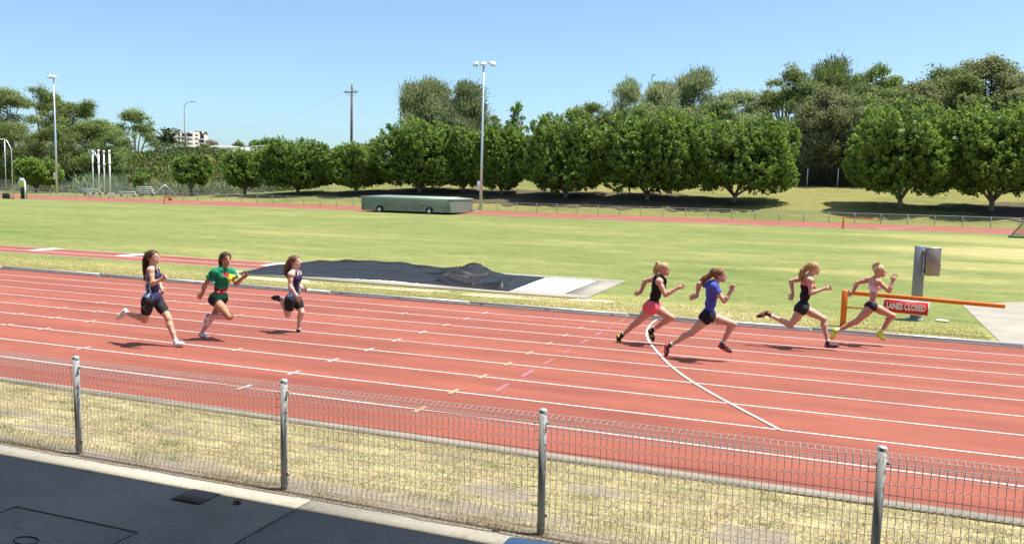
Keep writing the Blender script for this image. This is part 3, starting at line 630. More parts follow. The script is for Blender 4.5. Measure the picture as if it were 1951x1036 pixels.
V = [(-.08, -.1, bh-.2), (lw-.08, -.1, bh-.2), (lw-.08, bd+.05, bh-.2), (-.08, bd+.05, bh-.2), (-.08, -.1, bh-.02), (lw-.08, -.1, bh-.02), (lw-.08, bd+.05, bh-.02), (-.08, bd+.05, bh-.02), (1.4, bd*.5, bh+.14), (lw-1.2, bd*.5, bh+.14)]
b.add(V, [[0, 1, 5, 4], [1, 2, 6, 5], [2, 3, 7, 6], [3, 0, 4, 7], [4, 5, 9, 8], [6, 7, 8, 9], [3, 2, 1, 0]], [[5, 6, 9], [7, 4, 8]]); b.build('lid', M_GREENT, box, loc=(0, 0, 0))
for wx in (bw*.215, bw*.775):
    Rw = np.array([[1, 0, 0], [0, 0, -1], [0, 1, 0]])
    b = MB(); b.lathe([(.2, -.09), (.3, -.09), (.33, -.05), (.33, .05), (.3, .09), (.2, .09)], 24, (wx, -.12, .33), Rw); w = b.build('wheel', M_TYRE, box, True, loc=(0, 0, 0))
    b = MB(); b.lathe([(.001, .05), (.06, .06), (.08, .03), (.17, .03), (.2, .07), (.2, -.07)], 24, (wx, -.12, .33), Rw); b.build('rim', M_LAMP, w, True, loc=(0, 0, 0))
    b = MB(); t = np.linspace(.05, math.pi-.05, 13); b.tube([(wx+.42*math.cos(q), -.08, .33+.42*math.sin(q)) for q in t], .05, 6); b.build('wheel_arch', M_DARK, box, True, loc=(0, 0, 0))
for tx in (.06, bw*.5, bw-.06):
    b = MB(); b.box((tx, -.055, bh*.5+.02), (.09, .04, bh-.5)); b.build('trim', M_GREEN, box, loc=(0, 0, 0))
for tx in (bw*.3, bw*.7):
    b = MB(); b.tube([(tx-.2, -.05, .8), (tx-.2, -.13, .8), (tx+.2, -.13, .8), (tx+.2, -.05, .8)], .02, 6); b.build('handle', M_DARK, box, loc=(0, 0, 0))
b = MB(); b.tube([(bw+.05, bd-.6, .5), (bw+1.2, bd-.4, .12)], .06, 6); b.build('drawbar', M_GREY, box, loc=(0, 0, 0))

def floodlight(px, pyb, pyt, Y, heads, label, boxside=-1):
    B_ = at(px, pyb, Y); T_ = at(px, pyt, Y); h = T_[2]-float(gz(B_[0], Y)); z0 = float(gz(B_[0], Y))
    o = empty('floodlight_pole', (B_[0], Y, z0), label, 'floodlight pole', 'floodlight poles')
    b = MB(); b.tube([(0, 0, -.3), (0, 0, h*.35), (0, 0, h)], [.2, .16, .085], 12); b.build('pole', M_GALVL, o, True, loc=(0, 0, 0))
    b = MB(); b.box((boxside*.3, -.05, 2.9), (.42, .35, 1.15), bev=.03); b.build('control_box', M_LAMP, o, loc=(0, 0, 0))
    b = MB(); b.tube([(min(q[0] for q in heads), 0, h+.02), (max(q[0] for q in heads)+.001, 0, h+.02)], .05, 8); b.build('cross_arm', M_GALV, o, True, loc=(0, 0, 0))
    for (hx, tl) in heads:
        Rr = np.array([[math.cos(tl), 0, math.sin(tl)], [0, 1, 0], [-math.sin(tl), 0, math.cos(tl)]]) @ np.array([[1, 0, 0], [0, math.cos(.5), -math.sin(.5)], [0, math.sin(.5), math.cos(.5)]])
        b = MB(); b.lathe([(.001, .2), (.2, .18), (.38, .08), (.45, -.08), (.43, -.12), (.001, -.1)], 16, (hx, -.1, h-.08), Rr); hd = b.build('lamp_head', M_LAMP, o, True, loc=(0, 0, 0))
        b = MB(); b.lathe([(.001, -.13), (.1, -.16), (.13, -.32), (.001, -.34)], 10, (hx, -.05, h-.1), Rr); b.build('ballast', M_GREY, hd, True, loc=(0, 0, 0))
floodlight(916, 399, 121, 94.4, [(-1.0, -.45), (0, 0), (1.25, .45)], 'tall floodlight pole with three lamp heads behind the green mat cover')
floodlight(109, 372, 145, 104.0, [(-.75, -.4), (.1, .2)], 'tall floodlight pole with two lamp heads on the left')

def post_fence(name, x0, x1, Y, sp, h, mats, label, wires, prad, rail=True, wr=.003, diag=False, wmat=None, cat='fence'):
    o = empty(name, (x0, Y, 0), label, cat)
    pmx = MB(); pmx.tube([(0, 0, -.2), (0, 0, h)], prad, 8); pme = mesh_np('post', np.concatenate(pmx.V), [np.concatenate(pmx.Q), np.concatenate(pmx.T)], mats, True)
    w = MB()
    if diag:
        s = wires
        for k in np.arange(-h, sp, s):
            a, b_ = max(0, k), min(sp, k+h); w.tube([(a, 0, a-k), (b_, 0, b_-k)], wr, 3, cap=False); w.tube([(a, .004, h-(a-k)), (b_, .004, h-(b_-k))], wr, 3, cap=False)
    else:
        nvt = int(sp/wires)
        for k in range(nvt): w.tube([((k+.5)*sp/nvt, 0, .05), ((k+.5)*sp/nvt, 0, h-.04)], wr, 3, cap=False)
        for zq in np.linspace(.06, h-.05, 7): w.tube([(0, 0, zq), (sp, 0, zq)], wr, 3, cap=False)
    wme = mesh_np('mesh_panel', np.concatenate(w.V), [np.concatenate(w.Q)], wmat or M_GALV)
    rme = None
    if rail:
        r_ = MB(); r_.tube([(0, 0, h-.02), (sp, 0, h-.02)], prad*.7, 6, cap=False); rme = mesh_np('top_rail', np.concatenate(r_.V), [np.concatenate(r_.Q)], mats)
    n = int((x1-x0)/sp)
    for k in range(n):
        z0 = float(gz(x0+k*sp, Y)); z1_ = float(gz(x0+(k+1)*sp, Y)); ang = -math.atan2(z1_-z0, sp)
        p = link('post', pme, o); p.location = (k*sp, 0, z0)
        q = link('mesh_panel', wme, o); q.location = (k*sp, 0, z0); q.rotation_euler = (0, ang, 0); q['kind'] = 'stuff'
        if rme: q = link('top_rail', rme, o); q.location = (k*sp, 0, z0); q.rotation_euler = (0, ang, 0)
    return o
post_fence('track_fence', -134, 32, 93.45, 2.5, 1.05, M_GREY, 'low wire fence with pale posts along the far side of the far track', .1, .032, True, .0035)
post_fence('chain_link_fence', -150, -64, 108.5, 3.2, 2.1, M_GALV, 'tall grey chain link fence under the trees at the far left', .16, .035, True, .005, True)
post_fence('bank_fence', -72, 30, 121.2, 3.9, 2.5, M_LAMP, 'dark mesh fence with white posts along the top of the bank', .13, .06, False, .011, True, M_DARK)

# barriers on the far straight
p0 = at(1606, 433, YF-.1); p0[2] = 0; e1 = at(1679, 420, YF-.1); barrier((p0[0], YF-.1, 0), (e1[0], YF-.1, e1[2]), 1.1, .15, .09, 'small orange swing barrier on the far right edge of the infield', None, False)
p0 = at(314.5, 386, YF); e1 = at(352, 373.5, YF); barrier((p0[0], YF-.1, 0), (e1[0], YF-.1, e1[2]), .85, .12, .08, 'small orange swing barrier with red sign at the far left', (.6, 1.25, .38), False, False)

def w_at(px, py, Y): return at(px, py, Y)
# bell shaped marker board
q = at(46, 378, 80.5); bl = empty('marker_sign', (q[0]-.3, 80.5, 0), 'white arched sign with a yellow face and dark panel at the far left', 'sign')
th = np.linspace(0, math.pi, 15); pts_ = [(-.55, 1.9)]+[(-.55*math.cos(t), 2.2+.55*math.sin(t)) for t in th]+[(.55, 1.9)]
def plate(pts, y0, y1):
    n = len(pts); V = [(p[0], y0, p[1]) for p in pts]+[(p[0], y1, p[1]) for p in pts]+[(np.mean([p[0] for p in pts]), y0, np.mean([p[1] for p in pts])), (np.mean([p[0] for p in pts]), y1, np.mean([p[1] for p in pts]))]
    k = np.arange(n); k2 = (k+1) % n
    m = MB(); m.add(V, np.stack([k, k+n, k2+n, k2], 1), np.concatenate([np.stack([k, k2, np.full(n, 2*n)], 1), np.stack([k2+n, k+n, np.full(n, 2*n+1)], 1)])); return m
M_YG = simple('yellow_face', (.60, .66, .12), .5, .3)
plate([(p[0]*1.05, p[1]) for p in pts_], -.03, .03).build('arch', M_SIGNW, bl, loc=(0, 0, 0)); plate([(p[0]*.86, 1.6+(p[1]-1.9)*.93) for p in pts_], -.06, -.035).build('face', M_YG, bl, loc=(0, 0, 0))
b = MB(); b.box((-.12, .3, .75), (.8, .3, 1.5), bev=.03); b.build('dark_panel', M_DARK, bl, loc=(0, 0, 0))
b = MB(); b.tube([(.55, 0, 0), (.55, 0, 2.3)], .09, 8); b.build('post', M_SIGNW, bl, True, loc=(0, 0, 0))
b = MB(); b.tube([(-.55, 0, 1.5), (-.55, 0, 2.3)], .05, 8); b.build('side_bar', M_SIGNW, bl, True, loc=(0, 0, 0))

# throwing cage frame at the left edge
q = at(25, 378, 79.5); cg = empty('throwing_cage', (q[0], 79.5, 0), 'throwing cage with curved steel poles at the left edge', 'cage')
zt_ = at(8, 266, 79.5)[2]; x9 = at(9, 300, 79.5)[0]-q[0]
def cpole(P, r=.05):
    b = MB(); b.tube(P, r, 8); b.build('cage_pole', M_GALVL, cg, True, loc=(0, 0, 0))
t = np.linspace(0, math.pi/2, 7)
cpole([(0, 0, 0), (0, 0, zt_-1.3)]+[(-.75*math.sin(a)*1.0-.75*(1-math.cos(a))*.3, 0, zt_-1.3+1.3*math.sin(a)) for a in t[1:]]+[(x9, 0, zt_)])
cpole([(x9-.02, .05, 0), (x9, .05, zt_)]); cpole([(x9, 0, zt_+.03), (x9-3.5, 0, zt_+.05)], .06); cpole([(x9-3.5, 0, 0), (x9-3.5, 0, zt_)])
b = MB()
for k in np.arange(0, 4.4, .22): b.tube([(-k, .1, .1), (-k, .1, 3.2)], .004, 3, False)
for k in np.arange(.1, 3.2, .22): b.tube([(0, .1, k), (-4.4, .1, k)], .004, 3, False)
b.build('net', M_DARK, cg, kind='stuff', loc=(0, 0, 0))
b = MB(); b.box((-1.1, -.1, .35), (.9, .5, .7), bev=.05); b.build('ballast_block', M_DARK, cg, loc=(0, 0, 0)); b = MB(); b.tube([(-1.2, 0, .06), (.3, 0, .06)], .06, 6); b.build('skid', M_DARK, cg, loc=(0, 0, 0))

# four tall white masts standing behind the far track
for i, (px, pt_, pbm, wv, lab) in enumerate(((178, 286, 361, .13, 'white mast with a raised hook, leftmost of the four behind the track'), (189.3, 285, 364, .16, 'white mast with a diagonal strut, second of the four behind the track'), (199.4, 287, 363, .13, 'white mast with a small bracket, third of the four behind the track'), (210, 286, 365, .16, 'plain white mast, rightmost of the four behind the track'))):
    Y = 97.5+.4*i; q = at(px, pbm, Y); tq = at(px, pt_, Y); z0 = float(gz(q[0], Y)); h = tq[2]-z0
    o = empty('mast', (q[0], Y, z0), lab, 'mast', 'four white masts'); b = MB(); b.tube([(0, 0, 0), (0, 0, h)], wv*.8, 8); b.build('pole', M_SIGNW, o, True, loc=(0, 0, 0))
    b = MB(); b.tube([(0, 0, h-.55), (0, 0, h)], wv*1.0, 8); b.build('sleeve', M_LAMP, o, True, loc=(0, 0, 0))
    if i == 0: b = MB(); b.box((-.2, 0, h-.7), (.5, .3, .35), bev=.05); b.build('hook', M_GREY, o, loc=(0, 0, 0))
    if i == 1: b = MB(); b.tube([(0, 0, h-1.6), (-.85, 0, h-.35)], .07, 6); b.build('strut', M_SIGNW, o, loc=(0, 0, 0))
    if i == 2: b = MB(); b.box((.15, -.1, h-2.1), (.4, .25, .25), bev=.04); b.build('bracket', M_LAMP, o, loc=(0, 0, 0))
    b = MB(); b.tube([(0, 0, h*.68), (0, 0, h*.68+.12)], wv*.95, 8); b.build('collar', M_DARK, o, True, loc=(0, 0, 0))
# steeplechase barrier, striped
q0 = at(170, 375, YFO-.4); q1 = at(217, 377, YFO-.4); L = q1[0]-q0[0]; st_ = empty('steeple_barrier', (q0[0], YFO-.4, float(gz(q0[0], YFO))+.02), 'black and white striped steeplechase barrier on the far track', 'barrier')
zt_ = at(193, 367.5, YFO-.4)[2]-float(gz(q0[0], YFO))-.02
for k in range(8):
    b = MB(); b.box((L*(k+.5)/8, 0, zt_-.08), (L/8-.004, .14, .17), bev=.01); b.build('stripe', M_DARK if k in (1, 3, 5) else M_SIGNW, st_, loc=(0, 0, 0))
for x in (.45, L-.45):
    b = MB(); b.box((x, 0, .05), (.6, 1.0, .1), bev=.02); b.build('foot', M_GREY, st_, loc=(0, 0, 0))
    for s in (-.22, .22): b = MB(); b.box((x+s, 0, zt_/2), (.07, .07, zt_-.16)); b.build('upright', M_GALVL, st_, loc=(0, 0, 0))
# white slatted benches and stacked boards
def slat_stack(px0, px1, py0, py1, Y, n, label, cat, name, legs=True):
    a = at(px0, py1, Y); c = at(px1, py0, Y); z0 = float(gz(a[0], Y)); o = empty(name, (a[0], Y, z0), label, cat); L = c[0]-a[0]; h = max(.4, c[2]-z0)
    for k in range(n):
        b = MB(); b.box((L/2, .15*k, h*(1-(k+.5)/n*.75)), (L, .3, .13), bev=.01); b.build('slat', M_SIGNW, o, loc=(0, 0, 0))
    for x in (.3, L-.3): b = MB(); b.box((x, .15*n/2, h*.35), (.1, .35, h*.7)); b.build('leg', M_GREY, o, loc=(0, 0, 0))
slat_stack(157, 190, 359, 371, 99.5, 3, 'white slatted bench behind the striped barrier', 'bench', 'bench')
slat_stack(227, 257, 364, 371, 98.5, 2, 'low pair of white planks on trestles beside the white masts', 'bench', 'bench')
slat_stack(261, 289, 355, 369, 101.5, 4, 'stack of white boards in front of a small shrub', 'board stack', 'board_stack')
a = at(290, 366, 102); c = at(314, 352, 102); d = at(340, 370, 102); z0 = float(gz(a[0], 102)); af = empty('a_frame', (a[0], 102, z0), 'pale A-shaped frame standing on the grass at the left', 'frame')
for P_, r_ in (((c[0]-a[0], 0, c[2]-z0), (0, 0, 0)), ((c[0]-a[0], 0, c[2]-z0), (d[0]-a[0], 0, 0))):
    b = MB(); b.tube([P_, r_], .08, 6); b.build('frame_bar', M_LAMP, af, loc=(0, 0, 0))
b = MB(); b.tube([((c[0]-a[0])*.5, 0, (c[2]-z0)*.5), ((c[0]+d[0])/2-a[0], 0, (c[2]-z0)*.5)], .04, 6); b.build('cross_bar', M_LAMP, af, loc=(0, 0, 0))
# net frame at right edge
q = at(1949, 449, 75); nfm = empty('goal_net', (q[0], 75, 0), 'green netted frame cut by the right edge of the picture', 'goal net'); M_NET = simple('green_net', (.10, .19, .13), .8, .1)
b = MB(); b.tube([(-.9, 0, .05), (.2, .3, 1.5), (3, .3, 1.5), (3, 0, .05)], .05, 6); b.build('net_frame', M_NET, nfm, True, loc=(0, 0, 0))
b = MB()
for k in np.linspace(0, 1, 30): b.tube([(-.9+3.9*k, 0, .05), (.2+2.8*k, .3, 1.5)], .012, 3, False)
for k in np.linspace(0, 1, 14): b.tube([(-.9+1.1*k, .3*k, .05+1.45*k), (3, .3*k, .05+1.45*k)], .012, 3, False)
b.build('net', M_NET, nfm, kind='stuff', loc=(0, 0, 0)); b = MB(); b.box((.8, -.1, .1), (3.6, .5, .18), bev=.05); b.build('net_skirt', M_NET, nfm, loc=(0, 0, 0))

# power pole, wires, street lamps
Yp = 150.0; q = at(669, 280, Yp); tq = at(672.5, 162, Yp); z0 = float(gz(q[0], Yp)); h = tq[2]-z0
pp = empty('power_pole', (q[0], Yp, z0), 'tall timber power pole with cross arm behind the trees', 'power pole'); b = MB(); b.tube([(0, 0, -.5), (.1, 0, h*.6), (.1, 0, h)], [.34, .28, .22], 10); b.build('pole', M_WOODP, pp, True, loc=(0, 0, 0))
ca = at(672, 176, Yp)[2]-z0; b = MB(); b.box((.1, -.2, ca), (3.0, .2, .22)); arm = b.build('cross_arm', M_WOODP, pp, loc=(0, 0, 0))
for x in (-1.3, -.8, .9, 1.45): b = MB(); b.lathe([(.05, 0), (.12, .08), (.07, .16), (.12, .24), (.05, .36)], 8, (x, -.2, ca+.1)); b.build('insulator', M_LAMP, arm, True, loc=(0, 0, 0))
b = MB(); b.tube([(-1.4, -.2, ca-.05), (-.7, -.2, ca-.75), (0, -.2, ca-.35)], .05, 5); b.tube([(1.5, -.2, ca-.05), (.8, -.2, ca-.75), (.1, -.2, ca-.35)], .05, 5); b.build('brace', M_LAMP, pp, loc=(0, 0, 0)); b = MB(); b.tube([(.1, 0, h-.9), (1.0, 0, h-.9)], .05, 5); b.build('peg', M_WOODP, pp, loc=(0, 0, 0))
for i, (dx, e, lab) in enumerate(((-1.3, (-60, 40, -3), 'upper of two thin power lines running left from the pole'), (-.8, (-60, 40, -4.2), 'lower of two thin power lines running left from the pole'), (1.45, (45, 60, -4), 'thin power line running right from the pole'))):
    a = np.array([q[0]+dx, Yp-.2, z0+ca+.4]); c = a+np.array(e); tt = np.linspace(0, 1, 20); P_ = a+(c-a)*tt[:, None]; P_[:, 2] -= 2.2*4*tt*(1-tt)
    b = MB(); b.tube(P_, .011, 4); o = b.build('power_line', M_GREY); tag(o, lab, 'power line')
for px, pyt, tip, Y, cam_, lab in ((352.5, 194, 370, 175, False, 'thin street lamp in front of the apartment block'), (763, 160, 777, 150, True, 'street lamp with a curved arm left of the grey casuarina tree'), (1235, 143, 1247, 150, True, 'street lamp rising from the trees left of the gums')):
    q = at(px, 300, Y); tq = at(tip, pyt, Y); z0 = float(gz(q[0], Y)); h = tq[2]-z0; w = tq[0]-q[0]
    o = empty('street_lamp', (q[0], Y, z0), lab, 'street lamp', 'curved street lamps'); t = np.linspace(0, math.pi/2, 8)
    b = MB(); b.tube([(0, 0, 0), (0, 0, h-1.8)]+[(w*.6*(1-math.cos(a)), 0, h-1.8+1.75*math.sin(a)) for a in t[1:]]+[(w*.85, 0, h)], [.13, .1]+[.09]*8, 8); b.build('pole', M_GALVL, o, True, loc=(0, 0, 0))
    b = MB(); b.box((w*.9, 0, h), (abs(w)*.35+.35, .3, .16), bev=.04); b.build('lamp_head', M_GREY, o, loc=(0, 0, 0))
    if cam_: b = MB(); b.box((.25, 0, h-3.0), (.45, .4, .35), bev=.05); b.build('camera_box', M_DARK, o, loc=(0, 0, 0)); 

# ------------------------------------------------------------------ distant buildings and bridge
M_CREAM = simple('cream_render', (.46, .43, .37), .8, .2, var=.05, vscale=.4); M_BGREY = simple('grey_render', (.34, .33, .33), .8, .2, var=.05, vscale=.4); M_GLASS = simple('window_glass', (.05, .06, .08), .12, .6, var=.2, vscale=.3); M_BROOF = simple('brown_trim', (.35, .22, .17), .8, .2); M_WROOF = simple('white_roof', (.55, .54, .49), .6, .3)
Yb = 330.0; a = at(320, 290, Yb); c = at(387, 250, Yb); z0 = float(gz(a[0], Yb)); ap_ = empty('apartment_building', (a[0], Yb, z0), 'cream apartment block with dark corner balconies behind the palm', 'building', rz=.62)
mpp = float((a-CAM) @ fw)/FPX; W_ = 67*mpp; Hh = c[2]-z0
X_ = lambda px: (px-320)*mpp
Z_ = lambda py: at(320, py, Yb)[2]-z0
b = MB(); b.box((W_/2, 8, Hh/2), (W_, 16, Hh)); b.build('wall', M_CREAM, ap_, loc=(0, 0, 0))
b = MB(); b.box(((X_(354)+X_(365))/2, -.2, Hh/2), (X_(365)-X_(354), .6, Hh+.6)); sp_ = b.build('stair_panel', M_BGREY, ap_, loc=(0, 0, 0))
b = MB(); b.box(((X_(368)+X_(387))/2+.4, 4, Hh+.5), (X_(387)-X_(368), 8, .4)); b.build('roof', M_BROOF, ap_, loc=(0, 0, 0)); b = MB(); b.box((W_/2, 8, Hh+.15), (W_+.5, 16.4, .3)); b.build('parapet', M_CREAM, ap_, loc=(0, 0, 0))
for py in (255.3, 262.5, 271, 279):
    for px in (340.5, 347.5, 351, 370, 373):
        b = MB(); b.box((X_(px), -.05, Z_(py)), (.8 if px > 360 else 1.1, .2, 1.2 if px > 360 else 2.2)); w = b.build('window', M_GLASS if (px in (347.5, 351) and py in (255.3, 271)) else M_BGREY, ap_, loc=(0, 0, 0))
    b = MB(); b.box((X_(359.7), -.55, Z_(py)), (2.6, .2, 2.0)); b.build('window', M_GLASS if py == 255.3 else M_CREAM, ap_, loc=(0, 0, 0))
for py in (257, 265, 273): b = MB(); b.box((X_(381.5), -.1, Z_(py)), (X_(385)-X_(378), .4, 4.6)); w = b.build('balcony', M_GLASS, ap_, loc=(0, 0, 0)); b = MB(); b.box((X_(381.5), -.5, Z_(py)-1.8), (X_(385)-X_(378)+.3, .5, 1.0)); b.build('balustrade', M_BGREY, w, loc=(0, 0, 0))
Yh_ = 240.0; a = at(398, 292, Yh_); c = at(462, 277, Yh_); z0 = float(gz(a[0], Yh_)); ho = empty('hall', (a[0], Yh_, z0), 'low hall with a pale curved roof beyond the bridge', 'building'); W_ = c[0]-a[0]; Hh = c[2]-z0
b = MB(); b.box((W_/2, 6, (Hh-1.6)/2), (W_, 12, Hh-1.6)); b.build('wall', M_CREAM, ho, loc=(0, 0, 0)); xx = np.linspace(-.3, W_+.3, 15); pf = [(x, Hh-1.6+1.6*(1-((x-W_*.35)/(W_*.66))**2)) for x in xx]
V = [(x, y, z) for y in (-.4, 12.4) for x, z in pf]; k = np.arange(14); b = MB(); b.add(V+[(v[0], v[1], Hh-1.75) for v in V], np.concatenate([np.stack([k, k+1, k+16, k+15], 1), np.stack([k+30, k+31, k+1, k], 1), np.stack([k+15, k+16, k+46, k+45], 1)])); b.build('roof', M_WROOF, ho, loc=(0, 0, 0))
# footbridge / overpass
Yg = 185.0; a = at(396, 302, Yg); c = at(560, 289, Yg); zd = at(400, 296, Yg)[2]; br = empty('road_bridge', (a[0], Yg, float(gz(a[0], Yg))), 'concrete road bridge with pale railing between the trees', 'bridge'); zb_ = br.location[2]; L = c[0]-a[0]; sl = .055; Rt = np.array([[math.cos(sl), 0, -math.sin(sl)], [0, 1, 0], [math.sin(sl), 0, math.cos(sl)]])
b = MB(); b.box((L/2, 3, zd-zb_+L/2*sl), (L, 7, 1.0), Rt); b.build('deck', M_PATH, br, loc=(0, 0, 0)); b = MB(); b.box((L/2+1.5, 3, zd-zb_-1.1+L/2*sl), (L-3, 5, 1.2), Rt); b.build('girder', M_BGREY, br, loc=(0, 0, 0))
b = MB(); b.box((L/2, -.55, zd-zb_+1.55+L/2*sl), (L, .25, .3), Rt); b.build('hand_rail', M_WROOF, br, loc=(0, 0, 0)); b = MB(); b.box((L/2, -.55, zd-zb_+.95+L/2*sl), (L, .15, .15), Rt); b.build('hand_rail', M_WROOF, br, loc=(0, 0, 0))
for x in np.arange(.5, L, 2.0): b = MB(); b.box((x, -.55, zd-zb_+1.0+x*sl), (.25, .25, 1.1)); b.build('rail_post', M_WROOF, br, loc=(0, 0, 0))
for x in (5.0, L*.6): b = MB(); b.box((x, 3, (zd-zb_-1.5)/2), (1.2, 4, zd-zb_-1.5)); b.build('pier', M_BGREY, br, loc=(0, 0, 0))

# ------------------------------------------------------------------ trees
def leaf_quads(P, D, ln, wd, rg, N=None, jit=.5):
    n = len(P); D = D/(np.linalg.norm(D, axis=1, keepdims=True)+1e-9); R_ = rg.normal(size=(n, 3)) if N is None else N+jit*rg.normal(size=(n, 3)); S_ = np.cross(D, R_); S_ /= np.linalg.norm(S_, axis=1, keepdims=True)+1e-9
    L = ln*rg.uniform(.65, 1.3, n)[:, None]; W_ = wd*rg.uniform(.7, 1.25, n)[:, None]
    V = np.stack([P, P+D*L*.5+S_*W_*.5, P+D*L, P+D*L*.5-S_*W_*.5], 1).reshape(-1, 3); return V, np.arange(4*n).reshape(-1, 4)
def tints(n, mean, sdv, rg, dead=.0):
    t = np.clip(rg.normal(mean, sdv, n), 0, 1); d = (rg.uniform(0, 1, n) < dead)*.8; return np.repeat(np.stack([t, d, np.zeros(n), np.ones(n)], 1), 4, axis=0)
M_FICUS = mat_leaf('ficus_leaf', (.06, .115, .035), (.33, .46, .075), .42, .5, .3)
M_GUM = mat_leaf('gum_leaf', (.105, .145, .045), (.32, .38, .12), .42, .65, .15); M_GUMG = mat_leaf('gum_leaf_bright', (.115, .165, .05), (.35, .43, .13), .42, .6, .25)
M_CAS = mat_leaf('casuarina_leaf', (.19, .23, .11), (.47, .53, .27), .45, .75, .1); M_CASD = mat_leaf('casuarina_dark', (.145, .165, .075), (.36, .385, .175), .45, .75, .1); M_FRESH = mat_leaf('fresh_leaf', (.07, .14, .02), (.24, .36, .05), .35, .5, .3); M_BLUEG = mat_leaf('deep_green_leaf', (.08, .16, .08), (.22, .36, .17), .4, .6, .2); M_BUSH = mat_leaf('bush_leaf', (.06, .095, .026), (.21, .265, .075), .25, .6, .2)
def crown_place(px, pyt, pyb, wpx, Y):
    """base point, crown width, crown top height and bottom height above the base"""
    x = xat(px, Y); z0 = float(gz(x, Y)); w = abs(xat(px+wpx/2, Y)-xat(px-wpx/2, Y))
    return x, z0, w, at(px, pyt, Y)[2]-z0, at(px, pyb, Y)[2]-z0
def ficus(px, pyt, pyb, wpx, Y, label, seed, bright=.42):
    rg = np.random.default_rng(seed); x, z0, w, ht, hb = crown_place(px, pyt, pyb, wpx, Y); hb = max(hb+.1, 1.1); bright += .06; ht = max(ht, hb+1.5)
    o = empty('ficus_tree', (x, Y, z0), label, 'tree', 'clipped ficus trees along the far track'); rw = max(w/2*1.04-.5, .8); ht -= .35; H = ht-hb; cz = hb+H*.40
    rd = min(rw, 4.8)
    area = rw*H; nt_ = int(np.clip(area*36, 220, 950)); ph = rg.uniform(0, 6.3, 6)
    th = rg.uniform(0, 2*math.pi, nt_); cp = rg.uniform(-1, 1, nt_); sp_ = np.sqrt(1-cp*cp)
    k = 1+.11*np.sin(3*th+ph[0])*sp_+.10*np.sin(5*th+ph[1]+3*cp)+.06*np.sin(4*cp+2*th+ph[2])
    up_ = cp > 0; hz = np.where(up_, H*.60, H*.40)
    S = np.stack([np.sign(np.cos(th))*np.abs(np.cos(th))**.85*sp_**.6*rw*k, np.sin(th)*sp_**.6*rd*k, cz+np.sign(cp)*np.abs(cp)**.85*hz*k], 1)
    nrmv = np.stack([np.cos(th)*sp_, np.sin(th)*sp_, cp], 1); ups = np.stack([np.zeros(nt_), np.zeros(nt_), np.ones(nt_)*.75], 1)
    dr = nrmv+ups+rg.normal(0, .18, (nt_, 3)); dr /= np.linalg.norm(dr, axis=1, keepdims=True)
    m = 26; tl = rg.uniform(.55, 1.15, nt_); s_ = rg.uniform(0, 1, (nt_, m)); P = S[:, None]-dr[:, None]*(1-s_[..., None])*tl[:, None, None]*1.0+rg.normal(0, .13, (nt_, m, 3))*(1.15-s_[..., None]); D = dr[:, None]*.8+rg.normal(0, .55, (nt_, m, 3))
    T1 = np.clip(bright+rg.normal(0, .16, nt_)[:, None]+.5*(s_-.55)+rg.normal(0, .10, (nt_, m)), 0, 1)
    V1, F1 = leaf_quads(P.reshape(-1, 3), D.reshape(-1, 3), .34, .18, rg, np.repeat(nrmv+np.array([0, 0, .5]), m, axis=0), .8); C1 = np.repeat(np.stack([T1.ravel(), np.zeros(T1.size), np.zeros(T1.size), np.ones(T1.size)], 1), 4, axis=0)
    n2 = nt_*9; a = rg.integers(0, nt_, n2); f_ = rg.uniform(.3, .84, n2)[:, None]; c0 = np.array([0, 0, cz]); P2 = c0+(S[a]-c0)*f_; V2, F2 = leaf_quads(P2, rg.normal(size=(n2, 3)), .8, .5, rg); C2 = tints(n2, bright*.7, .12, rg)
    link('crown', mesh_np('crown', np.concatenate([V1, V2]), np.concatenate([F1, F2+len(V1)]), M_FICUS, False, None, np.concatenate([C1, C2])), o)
    tr_ = MB(); tb = max(hb*.55, .7); tr_.tube([(0, 0, -.2), (.04, 0, tb*.5), (0, 0, tb)], [.30*min(1, rw/4)+.08, .22*min(1, rw/4)+.06, .2*min(1, rw/4)+.05], 9); t_ = tr_.build('trunk', M_BARK, o, True, loc=(0, 0, 0))
    for q in range(7):
        an = q*2*math.pi/7+rg.uniform(-.4, .4); rr = rg.uniform(.35, .75); e = np.array([math.cos(an)*rw*rr, math.sin(an)*rd*rr, hb+H*rg.uniform(.05, .35)]); b = MB(); b.tube([(0, 0, tb*.85), e*np.array([.35, .35, 0])+np.array([0, 0, tb+(e[2]-tb)*.5]), e], [.15*min(1, rw/4)+.03, .1*min(1, rw/4)+.02, .04], 6); b.build('limb', M_BARK, t_, True, loc=(0, 0, 0))
    return o
YT = 105.0
FIC = [(68, 297, 350, 62, 106, 'small round tree left of the floodlight pole at the left', .5), (364, 292, 350, 60, YT, 'small round ficus standing alone right of the white masts', .3), (466, 284, 354, 68, YT, 'small ficus with bare forked trunk left of the wide one', .36), (567, 263, 356, 138, YT, 'wide ficus with spreading limbs left of the power pole', .4), (678, 271, 356, 98, YT, 'ficus directly below the power pole', .38), (800, 228, 362, 152, YT+1, 'large ficus directly behind the green mat cover', .4), (883, 245, 362, 90, YT+2, 'ficus just left of the three-lamp floodlight pole', .36), (955, 236, 358, 92, YT+1, 'ficus just right of the three-lamp floodlight pole', .4), (1078, 213, 362, 172, YT, 'large ficus in the middle of the far row', .42), (1233, 213, 362, 172, YT, 'large ficus behind the far track, right of the middle one', .42), (1400, 222, 362, 236, YT, 'broad ficus at the right end of the long row', .42), (1715, 194, 366, 220, YT-1, 'tall ficus right of the gap in the row', .5), (1890, 199, 368, 190, YT-1, 'tall ficus near the right edge of the picture', .48), (2040, 205, 368, 180, YT-1, 'ficus cut by the right edge of the picture', .46)]
for i, (px, a, b_, w, Y, lab, br_) in enumerate(FIC): ficus(px, a, b_, w, Y, lab, 100+i, br_)
